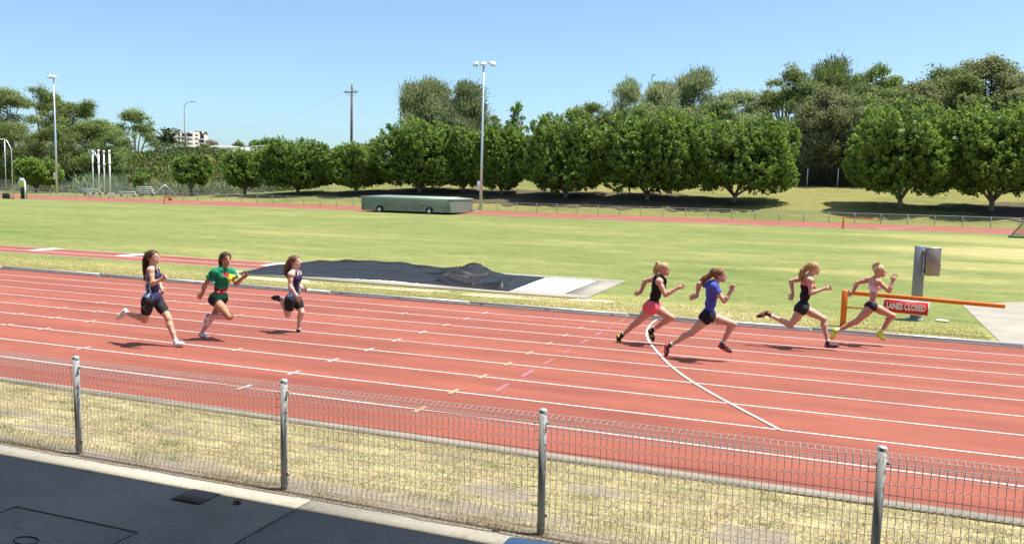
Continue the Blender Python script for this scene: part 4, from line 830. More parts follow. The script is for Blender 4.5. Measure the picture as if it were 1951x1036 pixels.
def gum(px, pyt, pyb, wpx, Y, label, seed, mat=M_GUM, ncl=26, style='gum', bright=.45, name='gum_tree', bark=None, low=True, lf=1.0, wf=1.2):
    rg = np.random.default_rng(seed); x, z0, w, ht, hb = crown_place(px, pyt, pyb, wpx, Y); ht = max(ht, 3); hb = max(min(hb, ht-2), .6); bark = bark or M_BARKE
    o = empty(name, (x, Y, z0), label, 'tree', 'background trees'); rw = w/2*wf; rd = min(rw, 6); hb = max(.5, hb-.25*(ht-hb)); H = ht-hb; s = Y/140*lf; ncl = int(ncl*(1.9 if px > 1100 else 1.5))
    C, R_ = [], []
    for q in range(ncl):
        zf = rg.uniform(0, 1)**.8; prof = math.sqrt(max(.05, 1-((zf-.42)/.62)**2)); an = rg.uniform(0, 2*math.pi); rr = math.sqrt(rg.uniform(.05, 1))*prof*.82
        C.append((math.cos(an)*rw*rr, math.sin(an)*rd*rr, hb+H*(.06+.86*zf))); R_.append(rg.uniform(.10, .29)*min(rw, H)*np.array([rg.uniform(.9, 1.5), 1.1, rg.uniform(.5, .9) if style == 'gum' else 1.25]))
    C.append((rg.uniform(-.15, .15)*rw, 0, ht-.12*H)); R_.append(np.array([.25*rw, .25*rd, .12*H])); C = np.array(C); R_ = np.array(R_)
    P, D, Tt, Nn = [], [], [], []
    dens = 520
    for c, r in zip(C, R_):
        n = int(np.clip(dens*(r[0]*r[2]/(1.6*1.2))/s**1.2, 90, 900)); v = rg.normal(size=(n, 3)); v /= np.linalg.norm(v, axis=1, keepdims=True); rad = rg.uniform(.12, 1.22, n)**.62; keep = (v[:, 2] > -.75) | (rg.uniform(0, 1, n) < .4); v = v[keep]; rad = rad[keep]
        P.append(c+v*r*rad[:, None]*(1+.20*rg.normal(size=(len(v), 1)))+rg.normal(0, .12*s, v.shape))
        Nn.append(v+np.array([0, 0, .35]))
        if style == 'gum': D.append(np.cross(v, rg.normal(size=v.shape))+rg.normal(size=v.shape)*.25+np.array([0, 0, -.15]))
        else: D.append(rg.normal(size=v.shape)*.3+v*.5+np.array([0.25, 0, .75]))
        Tt.append(np.clip(bright+rg.normal(0, .1)+rg.normal(0, .16, len(v)), 0, 1))
    P = np.concatenate(P); D = np.concatenate(D); Tt = np.concatenate(Tt)
    V, F = leaf_quads(P, D, (.44 if style == 'gum' else .8)*s, (.21 if style == 'gum' else .13)*s, rg, np.concatenate(Nn), .75 if style == 'gum' else .6); n = len(Tt)
    col_ = np.repeat(np.stack([Tt, (rg.uniform(0, 1, n) < .05)*.6, np.zeros(n), np.ones(n)], 1), 4, axis=0)
    link('crown', mesh_np('crown', V, F, mat, False, None, col_), o)
    b = MB(); th_ = max(hb, .35*ht); b.tube([(0, 0, -.3), (rg.normal(0, .2), 0, th_*.6), (rg.normal(0, .4), 0, th_), (rg.normal(0, .5), 0, ht*.8)], [.02*ht+.06, .016*ht+.05, .013*ht+.04, .05], 8); t_ = b.build('trunk', bark, o, True, loc=(0, 0, 0))
    for q in rg.choice(len(C), min(10, len(C)), replace=False):
        c = C[q]; z1_ = max(.3*ht, min(c[2]*.75, th_)); b = MB(); b.tube([(0, 0, z1_), (c[0]*.5, c[1]*.5, z1_+(c[2]-z1_)*.6), tuple(c)], [.008*ht+.05, .006*ht+.03, .03], 5); b.build('limb', bark, t_, True, loc=(0, 0, 0))
    return o
GUMS = [
 (22, 165, 300, 100, 128, 'spreading gum tree at the left edge of the picture', M_GUM, 24, 'gum', .5), (82, 161, 260, 66, 132, 'slim gum with a high crown just left of the two-lamp floodlight pole', M_GUM, 14, 'gum', .48),
 (112, 178, 270, 50, 138, 'gum crown directly behind the two-lamp floodlight pole', M_GUM, 14, 'gum', .45), (165, 190, 268, 84, 140, 'flat topped gum right of the two-lamp floodlight pole', M_GUM, 16, 'gum', .45), (180, 225, 345, 100, 124, 'rounded gum behind the white masts', M_GUMG, 28, 'gum', .42), (30, 235, 350, 110, 118, 'dense low gum above the yellow sign', M_GUM, 30, 'gum', .36), (110, 235, 352, 90, 119, 'dense low gum behind the left floodlight pole', M_GUM, 26, 'gum', .36),
 (262, 208, 318, 80, 152, 'rounded gum tree left of the palm', M_GUMG, 26, 'gum', .48), (238, 262, 318, 60, 142, 'leafy gum low behind the white masts and left of the palm', M_GUM, 14, 'gum', .42),
 (812, 158, 262, 92, 135, 'grey green casuarina between street lamp and floodlight pole', M_CAS, 34, 'cas', .34), (880, 159, 262, 76, 138, 'darker casuarina just left of the floodlight pole', M_CAS, 30, 'cas', .2), (905, 225, 262, 60, 150, 'low grey tree top behind the floodlight pole', M_CAS, 12, 'gum', .5),
 (984, 193, 262, 46, 128, 'small fresh green tree top in the middle', M_FRESH, 12, 'gum', .62), (1125, 197, 260, 86, 150, 'low grey gum crown behind the middle ficus', M_GUM, 14, 'gum', .4),
 (1195, 160, 262, 62, 145, 'feathery grey casuarina left of the tall street lamp', M_CAS, 16, 'cas', .58), (1245, 162, 262, 64, 142, 'pale casuarina in front of the tall street lamp', M_CAS, 18, 'cas', .62), (1313, 138, 262, 78, 148, 'tall open casuarina right of the street lamp', M_CAS, 20, 'cas', .5), (1275, 205, 265, 110, 132, 'low green tree behind the ficus row, right of the middle', M_GUMG, 18, 'gum', .4),
 (1400, 172, 270, 96, 145, 'silvery gum behind the broad ficus', M_CAS, 22, 'gum', .6), (1487, 120, 290, 92, 148, 'tall airy gum left of the dark casuarina', M_GUM, 24, 'gum', .52), (1572, 116, 280, 100, 150, 'tall dark gum at the top of the right hand group', M_GUM, 28, 'cas', .36),
 (1660, 121, 215, 80, 158, 'flat crowned gum with open limbs against the sky', M_GUMG, 14, 'gum', .45), (1690, 165, 290, 120, 140, 'grey green gum behind the gap in the ficus row', M_GUM, 28, 'gum', .44), (1578, 165, 335, 124, 126, 'drooping dark casuarina filling the gap in the ficus row', M_CASD, 40, 'gum', .42), (1660, 205, 318, 110, 124, 'bluish green spreading tree right of the gap in the ficus row', M_BLUEG, 26, 'gum', .42),
 (1780, 125, 260, 120, 148, 'broad gum above the tall ficus on the right', M_GUM, 30, 'gum', .5), (1868, 107, 260, 116, 142, 'highest gum with a domed grey crown at the right', M_CASD, 40, 'gum', .62), (1950, 160, 270, 54, 150, 'hazy gum at the right edge of the picture', M_CAS, 16, 'gum', .45), (1620, 140, 250, 60, 155, 'bright gum crown between the two tallest gums', M_GUMG, 16, 'gum', .46), (1730, 160, 270, 70, 160, 'distant gum in the dip of the right hand skyline', M_GUM, 18, 'gum', .5), (1440, 190, 290, 60, 152, 'small dark gum behind the broad ficus', M_GUM, 16, 'gum', .36),
 (1525, 150, 300, 80, 136, 'leafy gum just left of the drooping dark casuarina', M_GUM, 24, 'gum', .42), (1640, 155, 300, 90, 134, 'olive gum above the bluish green spreading tree', M_GUM, 26, 'gum', .44), (1735, 150, 290, 90, 138, 'grey gum filling the skyline above the right hand ficus', M_CASD, 26, 'gum', .5), (1820, 135, 280, 90, 137, 'mid green gum left of the highest gum', M_GUM, 26, 'gum', .46), (1925, 165, 280, 60, 135, 'small gum right of the highest gum', M_CASD, 16, 'gum', .5), (1355, 192, 280, 80, 136, 'mid green tree behind the end of the ficus row', M_GUMG, 18, 'gum', .4), (1215, 200, 270, 80, 134, 'rounded green tree top behind the long ficus row', M_GUMG, 16, 'gum', .4)]
for i, (px, a, b_, w, Y, lab, mt, nc, sty, br_) in enumerate(GUMS): gum(px, a, b_, w, Y, lab, 300+i, mt, nc, sty, br_, 'casuarina_tree' if 'casuarina' in lab else 'gum_tree', M_BARKD if mt in (M_CASD, M_BLUEG) else M_BARKE, wf=1.5 if px > 1100 else (1.32 if 780 < px < 950 else (1.05 if px > 200 else 1.15)))
for i, (px, a, b_, w, Y, lab, mt, br_) in enumerate([(395, 276, 300, 40, 172, 'dark shrub tree in front of the apartment block', M_GUM, .3), (430, 290, 300, 60, 200, 'low green trees behind the bridge railing', M_GUMG, .5), (505, 268, 300, 60, 210, 'pale green tree beyond the bridge end', M_FRESH, .35), (487, 268, 295, 26, 260, 'small distant tree left of the pale green one', M_GUM, .3), (455, 271, 290, 22, 300, 'tiny distant dark tree beside the pale roof', M_GUM, .25), (402, 268, 285, 22, 250, 'small reddish flowering tree beside the apartment block', None, .5), (712, 266, 290, 34, 260, 'tiny distant tree right of the power pole', M_GUM, .3), (940, 220, 260, 30, 220, 'thin distant tree right of the floodlight pole', M_GUM, .3), (271, 328, 362, 30, 104, 'small yellow green shrub behind the stack of white boards', M_FRESH, .4)]):
    if mt is None: mt = mat_leaf('flowering_leaf', (.22, .15, .13), (.42, .30, .28), .25, .6, .2)
    gum(px, a, b_, w, Y, lab, 500+i, mt, 12, 'gum', br_, 'small_tree', M_BARKD)
# palm
px, Y = 322, 141.0; x = xat(px, Y); z0 = float(gz(x, Y))+6.0; zc = at(px, 272, Y)[2]-z0; pal = empty('palm_tree', (x, Y, z0), 'date palm with arching fronds left of the apartment block', 'tree')
b = MB(); b.tube([(0, 0, -2), (0, 0, zc)], [.36, .3], 10); b.build('trunk', M_BARKD, pal, True, loc=(0, 0, 0)); rg = np.random.default_rng(77); M_PALM = mat_leaf('palm_leaf', (.045, .07, .028), (.17, .21, .08), .2, .5, .4)
for q in range(46):
    an = q*2.399; el = rg.uniform(-.35, 1.35); L = rg.uniform(4.0, 5.0); tt = np.linspace(0, 1, 9); d0 = np.array([math.cos(an)*math.cos(el), math.sin(an)*math.cos(el), math.sin(el)]); R0 = np.array([0, 0, zc])+d0*L*tt[:, None]; R0[:, 2] -= (1.3 if el < .9 else .8)*L*.35*tt**2
    m = 56; s_ = rg.uniform(.12, 1, m); Pq = np.stack([np.interp(s_, tt, R0[:, k]) for k in range(3)], 1); tn = np.stack([np.interp(s_, tt, np.gradient(R0[:, k])) for k in range(3)], 1); tn /= np.linalg.norm(tn, axis=1, keepdims=True); sdv = np.cross(tn, np.array([0, 0, 1.0])); sdv /= np.linalg.norm(sdv, axis=1, keepdims=True)+1e-6
    D = tn*.75+sdv*np.where(np.arange(m) % 2, 1, -1)[:, None]*.8+np.array([0, 0, -.25]); V, F = leaf_quads(Pq, D, .8, .2, rg); b = MB(); b.tube(R0, np.linspace(.05, .015, 9), 4, False); Vr = np.concatenate(b.V); Fr = np.concatenate(b.Q); col_ = np.concatenate([tints(m, .5, .2, rg), np.tile([.7, 0, 0, 1], (len(Vr), 1))]); link('frond', mesh_np('frond', np.concatenate([V, Vr]), [np.concatenate([F, Fr+len(V)])], M_PALM, False, None, col_), pal)

# overgrown embankment behind the left fence: mound and creeper
def mound(X, Y):
    """height of the overgrown embankment, left part of the far background"""
    pyt = np.interp(X, [-200, -170, -150, -138, -126, -121, -118, -114, -110, -103, -96], [4.0, 5.5, 6.5, 7.0, 8.0, 8.6, 7.6, 4.6, 2.6, 1.4, .3])
    return pyt*sstep(113, 140, Y)*(1-sstep(150, 175, Y)*.2)
xs = np.linspace(-220, -92, 65); ys = np.linspace(112, 180, 40); X, Y = np.meshgrid(xs, ys, indexing='ij'); Z = gz(X, Y)-.05+mound(X, Y); i, j = np.meshgrid(np.arange(64), np.arange(39), indexing='ij'); a = (i*40+j).ravel()
em = link('embankment', mesh_np('embankment', np.stack([X.ravel(), Y.ravel(), Z.ravel()], 1), np.stack([a, a+40, a+41, a+1], 1), M_BANK, True)); tag(em, 'earth embankment under the creepers at the far left', kind='structure')
rg = np.random.default_rng(9); nb_ = 2200; bx_ = rg.uniform(-190, -98, nb_); by_ = rg.uniform(113, 148, nb_); bz_ = gz(bx_, by_)+mound(bx_, by_); rr = rg.uniform(.5, 1.3, nb_); Pl, Dl, Tl, Nl = [], [], [], []
tone = .42+.25*np.sin(bx_*.22+1.0)+.2*np.sin(by_*.35+bx_*.1)
for c in range(nb_):
    n = 46; v = rg.normal(size=(n, 3)); v /= np.linalg.norm(v, axis=1, keepdims=True); v[:, 2] = np.abs(v[:, 2]); Pl.append(np.array([bx_[c], by_[c], bz_[c]])+v*rr[c]*np.array([1.2, 1.2, .9])); Dl.append(v*.5+rg.normal(size=(n, 3))*.6+np.array([0, 0, .3])); Tl.append(np.clip(tone[c]+rg.normal(0, .12, n), 0, 1)); Nl.append(v+np.array([0, -.1, .4]))
V, F = leaf_quads(np.concatenate(Pl), np.concatenate(Dl), .55, .3, rg, np.concatenate(Nl), .45); Tl = np.concatenate(Tl); n = len(Tl); dd = np.repeat((rg.uniform(0, 1, nb_) < .14)*.55, 46)
ob = link('creeper', mesh_np('creeper', V, F, M_BUSH, False, None, np.repeat(np.stack([Tl, dd, np.zeros(n), np.ones(n)], 1), 4, axis=0))); tag(ob, 'mass of green creeper and scrub covering the embankment at the left', 'scrub', kind='stuff')
# belt of wood closing the gaps behind the bank
nb_ = 620; bx_ = rg.uniform(-52, 45, nb_); by_ = rg.uniform(128, 150, nb_); cap_ = np.interp(bx_, [-52, -40, -25, -5, 10, 45], [3.5, 5.5, 7.0, 10.0, 12.5, 12.5]); bz_ = gz(bx_, by_)+rg.uniform(0, 1, nb_)*cap_; rr = rg.uniform(.9, 2.0, nb_); Pl, Dl, Tl, Nl = [], [], [], []
for c in range(nb_):
    n = 110; v = rg.normal(size=(n, 3)); v /= np.linalg.norm(v, axis=1, keepdims=True); Pl.append(np.array([bx_[c], by_[c], bz_[c]])+v*rr[c]*rg.uniform(.6, 1.05, (n, 1))*np.array([1.2, 1.1, .9])); Dl.append(np.cross(v, rg.normal(size=(n, 3)))+rg.normal(size=(n, 3))*.3); Nl.append(v+np.array([0, 0, .35])); Tl.append(np.clip(.42+rg.normal(0, .1)+rg.normal(0, .15, n), 0, 1))
V, F = leaf_quads(np.concatenate(Pl), np.concatenate(Dl), .55, .3, rg, np.concatenate(Nl), .5); Tl = np.concatenate(Tl); n = len(Tl)
ob = link('wood', mesh_np('wood', V, F, M_GUM, False, None, np.repeat(np.stack([Tl, (rg.uniform(0, 1, n) < .1)*.5, np.zeros(n), np.ones(n)], 1), 4, axis=0))); tag(ob, 'thick belt of olive green wood behind the bank', 'wood', kind='stuff')
# scrub behind the bank fence
nb_ = 700; bx_ = rg.uniform(-62, 40, nb_); by_ = rg.uniform(124, 138, nb_); bz_ = gz(bx_, by_); rr = rg.uniform(.5, 1.5, nb_); Pl, Dl, Tl = [], [], []
for c in range(nb_):
    n = 40; v = rg.normal(size=(n, 3)); v /= np.linalg.norm(v, axis=1, keepdims=True); v[:, 2] = np.abs(v[:, 2]); Pl.append(np.array([bx_[c], by_[c], bz_[c]])+v*rr[c]*np.array([1.2, 1.2, 1.6])); Dl.append(v*.4+rg.normal(size=(n, 3))*.6+np.array([0, 0, .5])); Tl.append(np.clip(.25+rg.normal(0, .15, n), 0, 1))
V, F = leaf_quads(np.concatenate(Pl), np.concatenate(Dl), .55, .26, rg); Tl = np.concatenate(Tl); n = len(Tl)
ob = link('undergrowth', mesh_np('undergrowth', V, F, M_CASD, False, None, np.repeat(np.stack([Tl, np.zeros(n), np.zeros(n), np.ones(n)], 1), 4, axis=0))); tag(ob, 'dark undergrowth behind the fence on top of the bank', 'undergrowth', kind='stuff')
# far tree line closing the horizon
nb_ = 900; bx_ = rg.uniform(-420, 200, nb_); by_ = rg.uniform(330, 420, nb_); bz_ = gz(bx_, by_)+rg.uniform(0, 5, nb_); Pl, Dl, Tl = [], [], []
for c in range(nb_):
    n = 40; v = rg.normal(size=(n, 3)); v /= np.linalg.norm(v, axis=1, keepdims=True); Pl.append(np.array([bx_[c], by_[c], bz_[c]])+v*np.array([4, 3, 3.4])); Dl.append(rg.normal(size=(n, 3))); Tl.append(np.clip(.4+rg.normal(0, .15, n), 0, 1))
V, F = leaf_quads(np.concatenate(Pl), np.concatenate(Dl), 2.0, 1.2, rg); Tl = np.concatenate(Tl); n = len(Tl)
ob = link('tree_line', mesh_np('tree_line', V, F, M_GUM, False, None, np.repeat(np.stack([Tl, np.zeros(n), np.zeros(n), np.ones(n)], 1), 4, axis=0))); tag(ob, 'distant mass of trees along the horizon', 'tree line', kind='stuff')
# reeds left of the boards
nb_ = 500; cx_ = xat(160, 112); bx_ = rg.uniform(xat(150, 112), xat(238, 112), nb_); P = np.stack([bx_, rg.uniform(109.5, 113.5, nb_), gz(bx_, 111)+rg.uniform(0, 2.2, nb_)], 1); D = np.stack([rg.normal(0, .45, nb_), rg.normal(0, .3, nb_), np.ones(nb_)], 1)
V, F = leaf_quads(P, D, 1.7, .2, rg); ob = link('reeds', mesh_np('reeds', V, F, mat_leaf('reed_leaf', (.10, .16, .07), (.30, .38, .20), .3, .5, .3), False, None, tints(nb_, .5, .2, rg))); tag(ob, 'clump of pale green reeds behind the white masts', 'reeds', kind='stuff')

# ------------------------------------------------------------------ runners
def nrm(v): v = np.asarray(v, float); return v/(np.linalg.norm(v)+1e-12)
def cone(a, b, ra, rb, k=.02, clips=()): return ('c', np.asarray(a, float), np.asarray(b, float), ra, rb, k, tuple(clips))
def ell(c, ax, rad, k=.03, clips=()): return ('e', np.asarray(c, float), np.asarray(ax, float), np.asarray(rad, float), None, k, tuple(clips))
def grow(p, g, k=None, clips=()):
    if p[0] == 'c': return ('c', p[1], p[2], p[3]+g, p[4]+g, p[5] if k is None else k, p[6]+tuple(clips))
    return ('e', p[1], p[2], p[3]+g, None, p[5] if k is None else k, p[6]+tuple(clips))
def field(prims, h, clips=(), subtract=()):
    lo = np.full(3, 1e9); hi = -lo
    bbs = []
    for p in prims:
        if p[0] == 'c':
            m = max(p[3], p[4]); l = np.minimum(p[1], p[2])-m; u = np.maximum(p[1], p[2])+m
        else:
            e = np.sqrt(((p[2]*p[3][:, None])**2).sum(0)); l = p[1]-e; u = p[1]+e
        bbs.append((l-.045, u+.045)); lo = np.minimum(lo, l); hi = np.maximum(hi, u)
    lo -= 3*h; n = np.ceil((hi+3*h-lo)/h).astype(int)+1
    D = np.full(n, .08, np.float32); ax = [lo[i]+h*np.arange(n[i]) for i in range(3)]
    def pts(l, u):
        i0 = np.maximum(0, np.floor((l-lo)/h).astype(int)); i1 = np.minimum(n, np.ceil((u-lo)/h).astype(int)+1)
        sl = tuple(slice(a, b) for a, b in zip(i0, i1))
        return sl, np.stack(np.meshgrid(*[ax[i][sl[i]] for i in range(3)], indexing='ij'), -1)
    for p, (l, u) in zip(prims, bbs):
        sl, P = pts(l, u)
        if p[0] == 'c':
            ba = p[2]-p[1]; t = np.clip(((P-p[1]) @ ba)/max(ba @ ba, 1e-9), 0, 1)
            d = np.linalg.norm(P-p[1]-t[..., None]*ba, axis=-1)-(p[3]+(p[4]-p[3])*t)
        else:
            q = (P-p[1]) @ p[2].T; r = p[3]; k0 = np.linalg.norm(q/r, axis=-1); k1 = np.linalg.norm(q/(r*r), axis=-1); d = k0*(k0-1)/np.maximum(k1, 1e-6)
        for (c, nn) in p[6]: d = np.maximum(d, (P-c) @ nn)
        k = p[5]; e = D[sl]; hh = np.maximum(k-np.abs(e-d), 0)/k
        D[sl] = np.minimum(e, d)-hh*hh*k*.25
    if clips or subtract:
        P = np.stack(np.meshgrid(*ax, indexing='ij'), -1)
        for (c, nn) in clips: D = np.maximum(D, (P-c) @ nn)
        for s in subtract: D = np.maximum(D, s(P))
    return D.astype(np.float32), lo
def surfnet(D, lo, h):
    ins = D < 0; n = D.shape
    cnt = np.zeros([k-1 for k in n], np.float32); acc = np.zeros([k-1 for k in n]+[3], np.float32)
    offs = [(a, b, c) for a in (0, 1) for b in (0, 1) for c in (0, 1)]
    def sub(A, o): return A[o[0]:n[0]-1+o[0], o[1]:n[1]-1+o[1], o[2]:n[2]-1+o[2]]
    for o in offs:
        for a in range(3):
            if o[a]: continue
            o2 = list(o); o2[a] = 1; d0 = sub(D, o); d1 = sub(D, o2); m = (d0 < 0) != (d1 < 0)
            t = np.where(m, d0/np.where(np.abs(d0-d1) < 1e-9, 1, d0-d1), 0); cnt += m
            for k in range(3): acc[..., k] += np.where(m, (o[k]+t) if k == a else o[k], 0)
    act = cnt > 0; idx = np.full(act.shape, -1, np.int32); idx[act] = np.arange(act.sum())
    base = np.argwhere(act); V = lo+h*(base+acc[act]/cnt[act][:, None])
    Q = []
    for a in range(3):
        b, c = (a+1) % 3, (a+2) % 3
        s0 = [slice(1, -1)]*3; s0[a] = slice(0, -1); s1 = list(s0); s1[a] = slice(1, None)
        A, B = ins[tuple(s0)], ins[tuple(s1)]
        e = np.argwhere(A != B); flip = B[tuple(e.T)]
        e = e.copy(); 
        for k in (b, c): e[:, k] += 1
        def cell(db, dc):
            q = e.copy(); q[:, b] -= db; q[:, c] -= dc; return idx[q[:, 0], q[:, 1], q[:, 2]]
        q = np.stack([cell(1, 1), cell(0, 1), cell(0, 0), cell(1, 0)], 1); q[flip] = q[flip][:, ::-1]; Q.append(q)
    Q = np.concatenate(Q); Q = Q[(Q >= 0).all(1)]
    return V, Q
def smooth_v(V, Q, it=1):
    for _ in range(it):
        S = np.zeros_like(V); c = np.zeros(len(V))
        for a in range(4):
            for b in (1, 3): np.add.at(S, Q[:, a], V[Q[:, (a+b) % 4]]); np.add.at(c, Q[:, a], 1)
        V = V*.5+.5*S/np.maximum(c, 1)[:, None]
    return V
def skinobj(name, prims, h, mats, parent, clips=(), subtract=(), mfun=None, it=1):
    D, lo = field(prims, h, clips, subtract); V, Q = surfnet(D, lo, h)
    if it: V = smooth_v(V, Q, it)
    mi = None
    if mfun is not None: mi = mfun(V[Q].mean(1))
    return link(name, mesh_np(name, to_local(parent, V), Q, mats, True, mi), parent)
def mat_skin(name, c):
    m, nt, b = base_mat(name, .58, .25); c = np.array(c); n = noise(nt, 14, 4, .6); r = ramp(nt, [(.3, tuple(c*.9)), (.7, tuple(c*1.08))]); nt.links.new(n.outputs[0], r.inputs[0]); nt.links.new(r.outputs[0], b.inputs['Base Color'])
    b.inputs['Subsurface Weight'].default_value = .12; b.inputs['Subsurface Radius'].default_value = (.02, .008, .004); return m
def cloth(name, c): return simple(name, c, .8, .2, var=.1, vscale=20, bmp=.15)
M_EYE = simple('eye_dark', (.03, .02, .018), .4, .4); M_LIP = simple('lips', (.42, .15, .13), .5, .3); M_TEETH = simple('teeth', (.75, .72, .68), .4, .4); M_SOCK = cloth('white_sock', (.75, .73, .72))
M_BLACKC = cloth('black_lycra', (.018, .018, .02)); M_CHAR = cloth('charcoal_lycra', (.03, .03, .034))
def runner(sp):
    ox, oy, s = sp['o']; Yr = sp['Y']
    pts = {k: np.asarray(v, float) for k, v in sp['p'].items()}
    pel0 = at(ox+pts['pel'][0]/s, oy+pts['pel'][1]/s, Yr); gzr = float(gz(0, Yr))
    root = empty('person', (pel0[0], Yr, gzr), sp['label'], 'person', 'sprinters on the track')
    off = dict(head=0, neck=0, pel=0, sh=.165, el=.205, wr=.17, ha=.15, hip=.085, kn=.095, an=.075, he=.075, to=.08); off.update(sp.get('off', {}))
    def J(k):
        side = -1 if k.endswith('R') else (1 if k.endswith('L') else 0); key = k[:-1] if side else k
        o = sp.get('yo', {}).get(k, side*off[key]); return at(ox+pts[k][0]/s, oy+pts[k][1]/s, Yr+o)
    j = {k: J(k) for k in pts if k != 'hair'}
    P, N, C = j['pel'], j['neck'], j['head']
    u = nrm(N-P); T = np.linalg.norm(N-P); B = T/.47
    f = nrm(np.array([1, 0, 0])-u*u[0]); rt = np.cross(f, u)                # rt = her right
    # turn of the shoulders and hips from the shoulder points
    shd = nrm((j['shR']-j['shL'])-u*((j['shR']-j['shL']) @ u)); fs = np.cross(u, shd)
    if fs @ f < 0: fs = -fs
    Rg = np.stack([f, rt, u]); Rs = np.stack([fs, shd, u])
    hR, hL = P+rt*.085*B-u*.03, P-rt*.085*B-u*.03
    g = sp.get('build', 1.0)
    B = T/.545
    pel = ell(P+u*.01, Rg, np.array([.105, .158, .115])*g*B); glR = ell(P-f*.05+rt*.07*B-u*.045, Rg, np.array([.09, .085, .095])*g*B); glL = ell(P-f*.05-rt*.07*B-u*.045, Rg, np.array([.09, .085, .095])*g*B)
    wai = ell(P+u*.18*T/.47, Rg, np.array([.082, .118, .12])*g*B); rib = ell(P+u*.335*T/.47, Rs, np.array([.100, .135, .14])*g*B); upc = ell(N-u*.075, Rs, np.array([.075, .14, .07])*B)
    brR = ell(P+u*.335*T/.47+fs*.075+shd*.06, Rs, np.array([.05, .055, .055])*g); brL = ell(P+u*.335*T/.47+fs*.075-shd*.06, Rs, np.array([.05, .055, .055])*g)
    trunk = [pel, glR, glL, wai, rib, upc, brR, brL]
    hd = nrm(C-N); face = nrm(np.array([math.cos(sp.get('fy', 0)), -math.sin(sp.get('fy', 0)), sp.get('ft', 0.0)])); up = nrm(hd*.4+np.array([0, 0, 1.0]) - face*((hd*.4+np.array([0, 0, 1.0])) @ face)); fr = np.cross(face, up)
    Rh = np.stack([face, fr, up]); hs = sp.get('hs', 1.0)
    cran = ell(C+up*.022*hs-face*.012, Rh, np.array([.098, .076, .094])*hs); jaw = ell(C-up*.05*hs+face*.034, Rh, np.array([.058, .05, .062])*hs, .03)
    headp = [cran, jaw, cone(C+face*.088*hs+up*.012*hs, C+face*.112*hs-up*.022*hs, .011, .014, .012), ell(C+face*.062*hs-up*.09*hs, Rh, np.array([.028, .026, .022])*hs, .02), ell(C+face*.08*hs-up*.055*hs, Rh, np.array([.022, .03, .014])*hs, .012),
             ell(C-face*.012+fr*.076*hs-up*.01, Rh, np.array([.022, .01, .032])*hs, .008), ell(C-face*.012-fr*.076*hs-up*.01, Rh, np.array([.022, .01, .032])*hs, .008)]
    neckp = [cone(N-u*.03, C-up*.05*hs-face*.025, .056, .05, .03), cone(N, j['shR'], .05, .052, .04), cone(N, j['shL'], .05, .052, .04)]
    ag = sp.get('arm', 1.0); lg = sp.get('leg', 1.0)
    def mid(a, b, t): return a+(b-a)*t
    arms, fingers = [], []
    for sd_ in 'RL':
        S_, E_, W_, H_ = j['sh'+sd_], j['el'+sd_], j['wr'+sd_], j['ha'+sd_]
        arms += [ell(S_, Rg, np.array([.058, .058, .06])*ag, .03), cone(S_, mid(S_, E_, .45), .050*ag, .044*ag, .02), cone(mid(S_, E_, .45), E_, .044*ag, .036*ag, .02), cone(E_, mid(E_, W_, .3), .037*ag, .039*ag, .02), cone(mid(E_, W_, .3), W_, .039*ag, .026*ag, .02)]
        hdv = nrm(H_-W_); pn = nrm(np.cross(hdv, nrm(W_-E_))+np.array([0, -.25 if sd_ == 'R' else .25, .02])); sp_ = nrm(np.cross(hdv, np.array([0, 1.0, 0]))); sp_ = nrm(sp_-hdv*(sp_ @ hdv)); pn = np.cross(hdv, sp_)
        fist = sd_ in sp.get('fist', '')
        kn = W_+hdv*.085
        arms += [cone(W_, mid(W_, kn, .5), .026, .031, .02), ell(mid(W_, kn, .62), np.stack([hdv, sp_, pn]), np.array([.048, .042, .022]), .02)]
        for q, (sx, L) in enumerate(((-.033, .062), (-.011, .074), (.011, .07), (.033, .056))):
            b0 = kn+sp_*sx*.9-hdv*.012; fd = nrm(hdv+sp_*sx*7.5)
            if fist:
                a1 = b0+hdv*.026+pn*.006; a2 = a1+pn*.03-hdv*.004; a3 = a2-hdv*.03
            else:
                cu = sp.get('curl', .22); a1 = b0+fd*L*.5; a2 = a1+nrm(fd+pn*cu)*L*.32; a3 = a2+nrm(fd+pn*cu*2)*L*.28
            fingers += [cone(b0, a1, .0105, .0098, .006), cone(a1, a2, .0098, .009, .004), cone(a2, a3, .009, .008, .004)]
        tsd = -1 if sp.get('thumb', 1) < 0 else 1; up_s = sp_ if sp_[2] > 0 else -sp_
        t0 = mid(W_, kn, .3)+up_s*.03; t1 = t0+nrm(hdv*.7+up_s*.8)*.042; t2 = t1+nrm(hdv+up_s*(.1 if fist else .45))*.032
        fingers += [cone(t0, t1, .0125, .011, .01), cone(t1, t2, .011, .009, .005)]
    legs, thigh, shoes, calf = [], {}, {}, {}
    for sd_ in 'RL':
        H0 = hR if sd_ == 'R' else hL; K, A, He, To = j['kn'+sd_], j['an'+sd_], j['he'+sd_], j['to'+sd_]
        th_ = [cone(H0, mid(H0, K, .45), .092*g*lg, .079*lg, .04), cone(mid(H0, K, .45), K, .079*lg, .053*lg, .02)]
        thigh[sd_] = th_
        sh_ = nrm(A-K); tn = nrm(K-H0); back = nrm(-(tn-sh_*(tn @ sh_))+1e-6*f) if np.linalg.norm(tn-sh_*(tn @ sh_)) > .15 else -nrm(f-sh_*(f @ sh_))
        if back @ (nrm(He-To)) < 0 and np.linalg.norm(tn-sh_*(tn @ sh_)) <= .3: back = -back
        kc = ell(K, np.eye(3), np.array([.054, .052, .056])*lg, .02)
        cf = [cone(K, mid(K, A, .28)+back*.014, .050*lg, .055*lg, .025), cone(mid(K, A, .28)+back*.014, mid(K, A, .65)+back*.004, .055*lg, .041*lg, .02), cone(mid(K, A, .65)+back*.004, A, .041*lg, .031*lg, .02)]
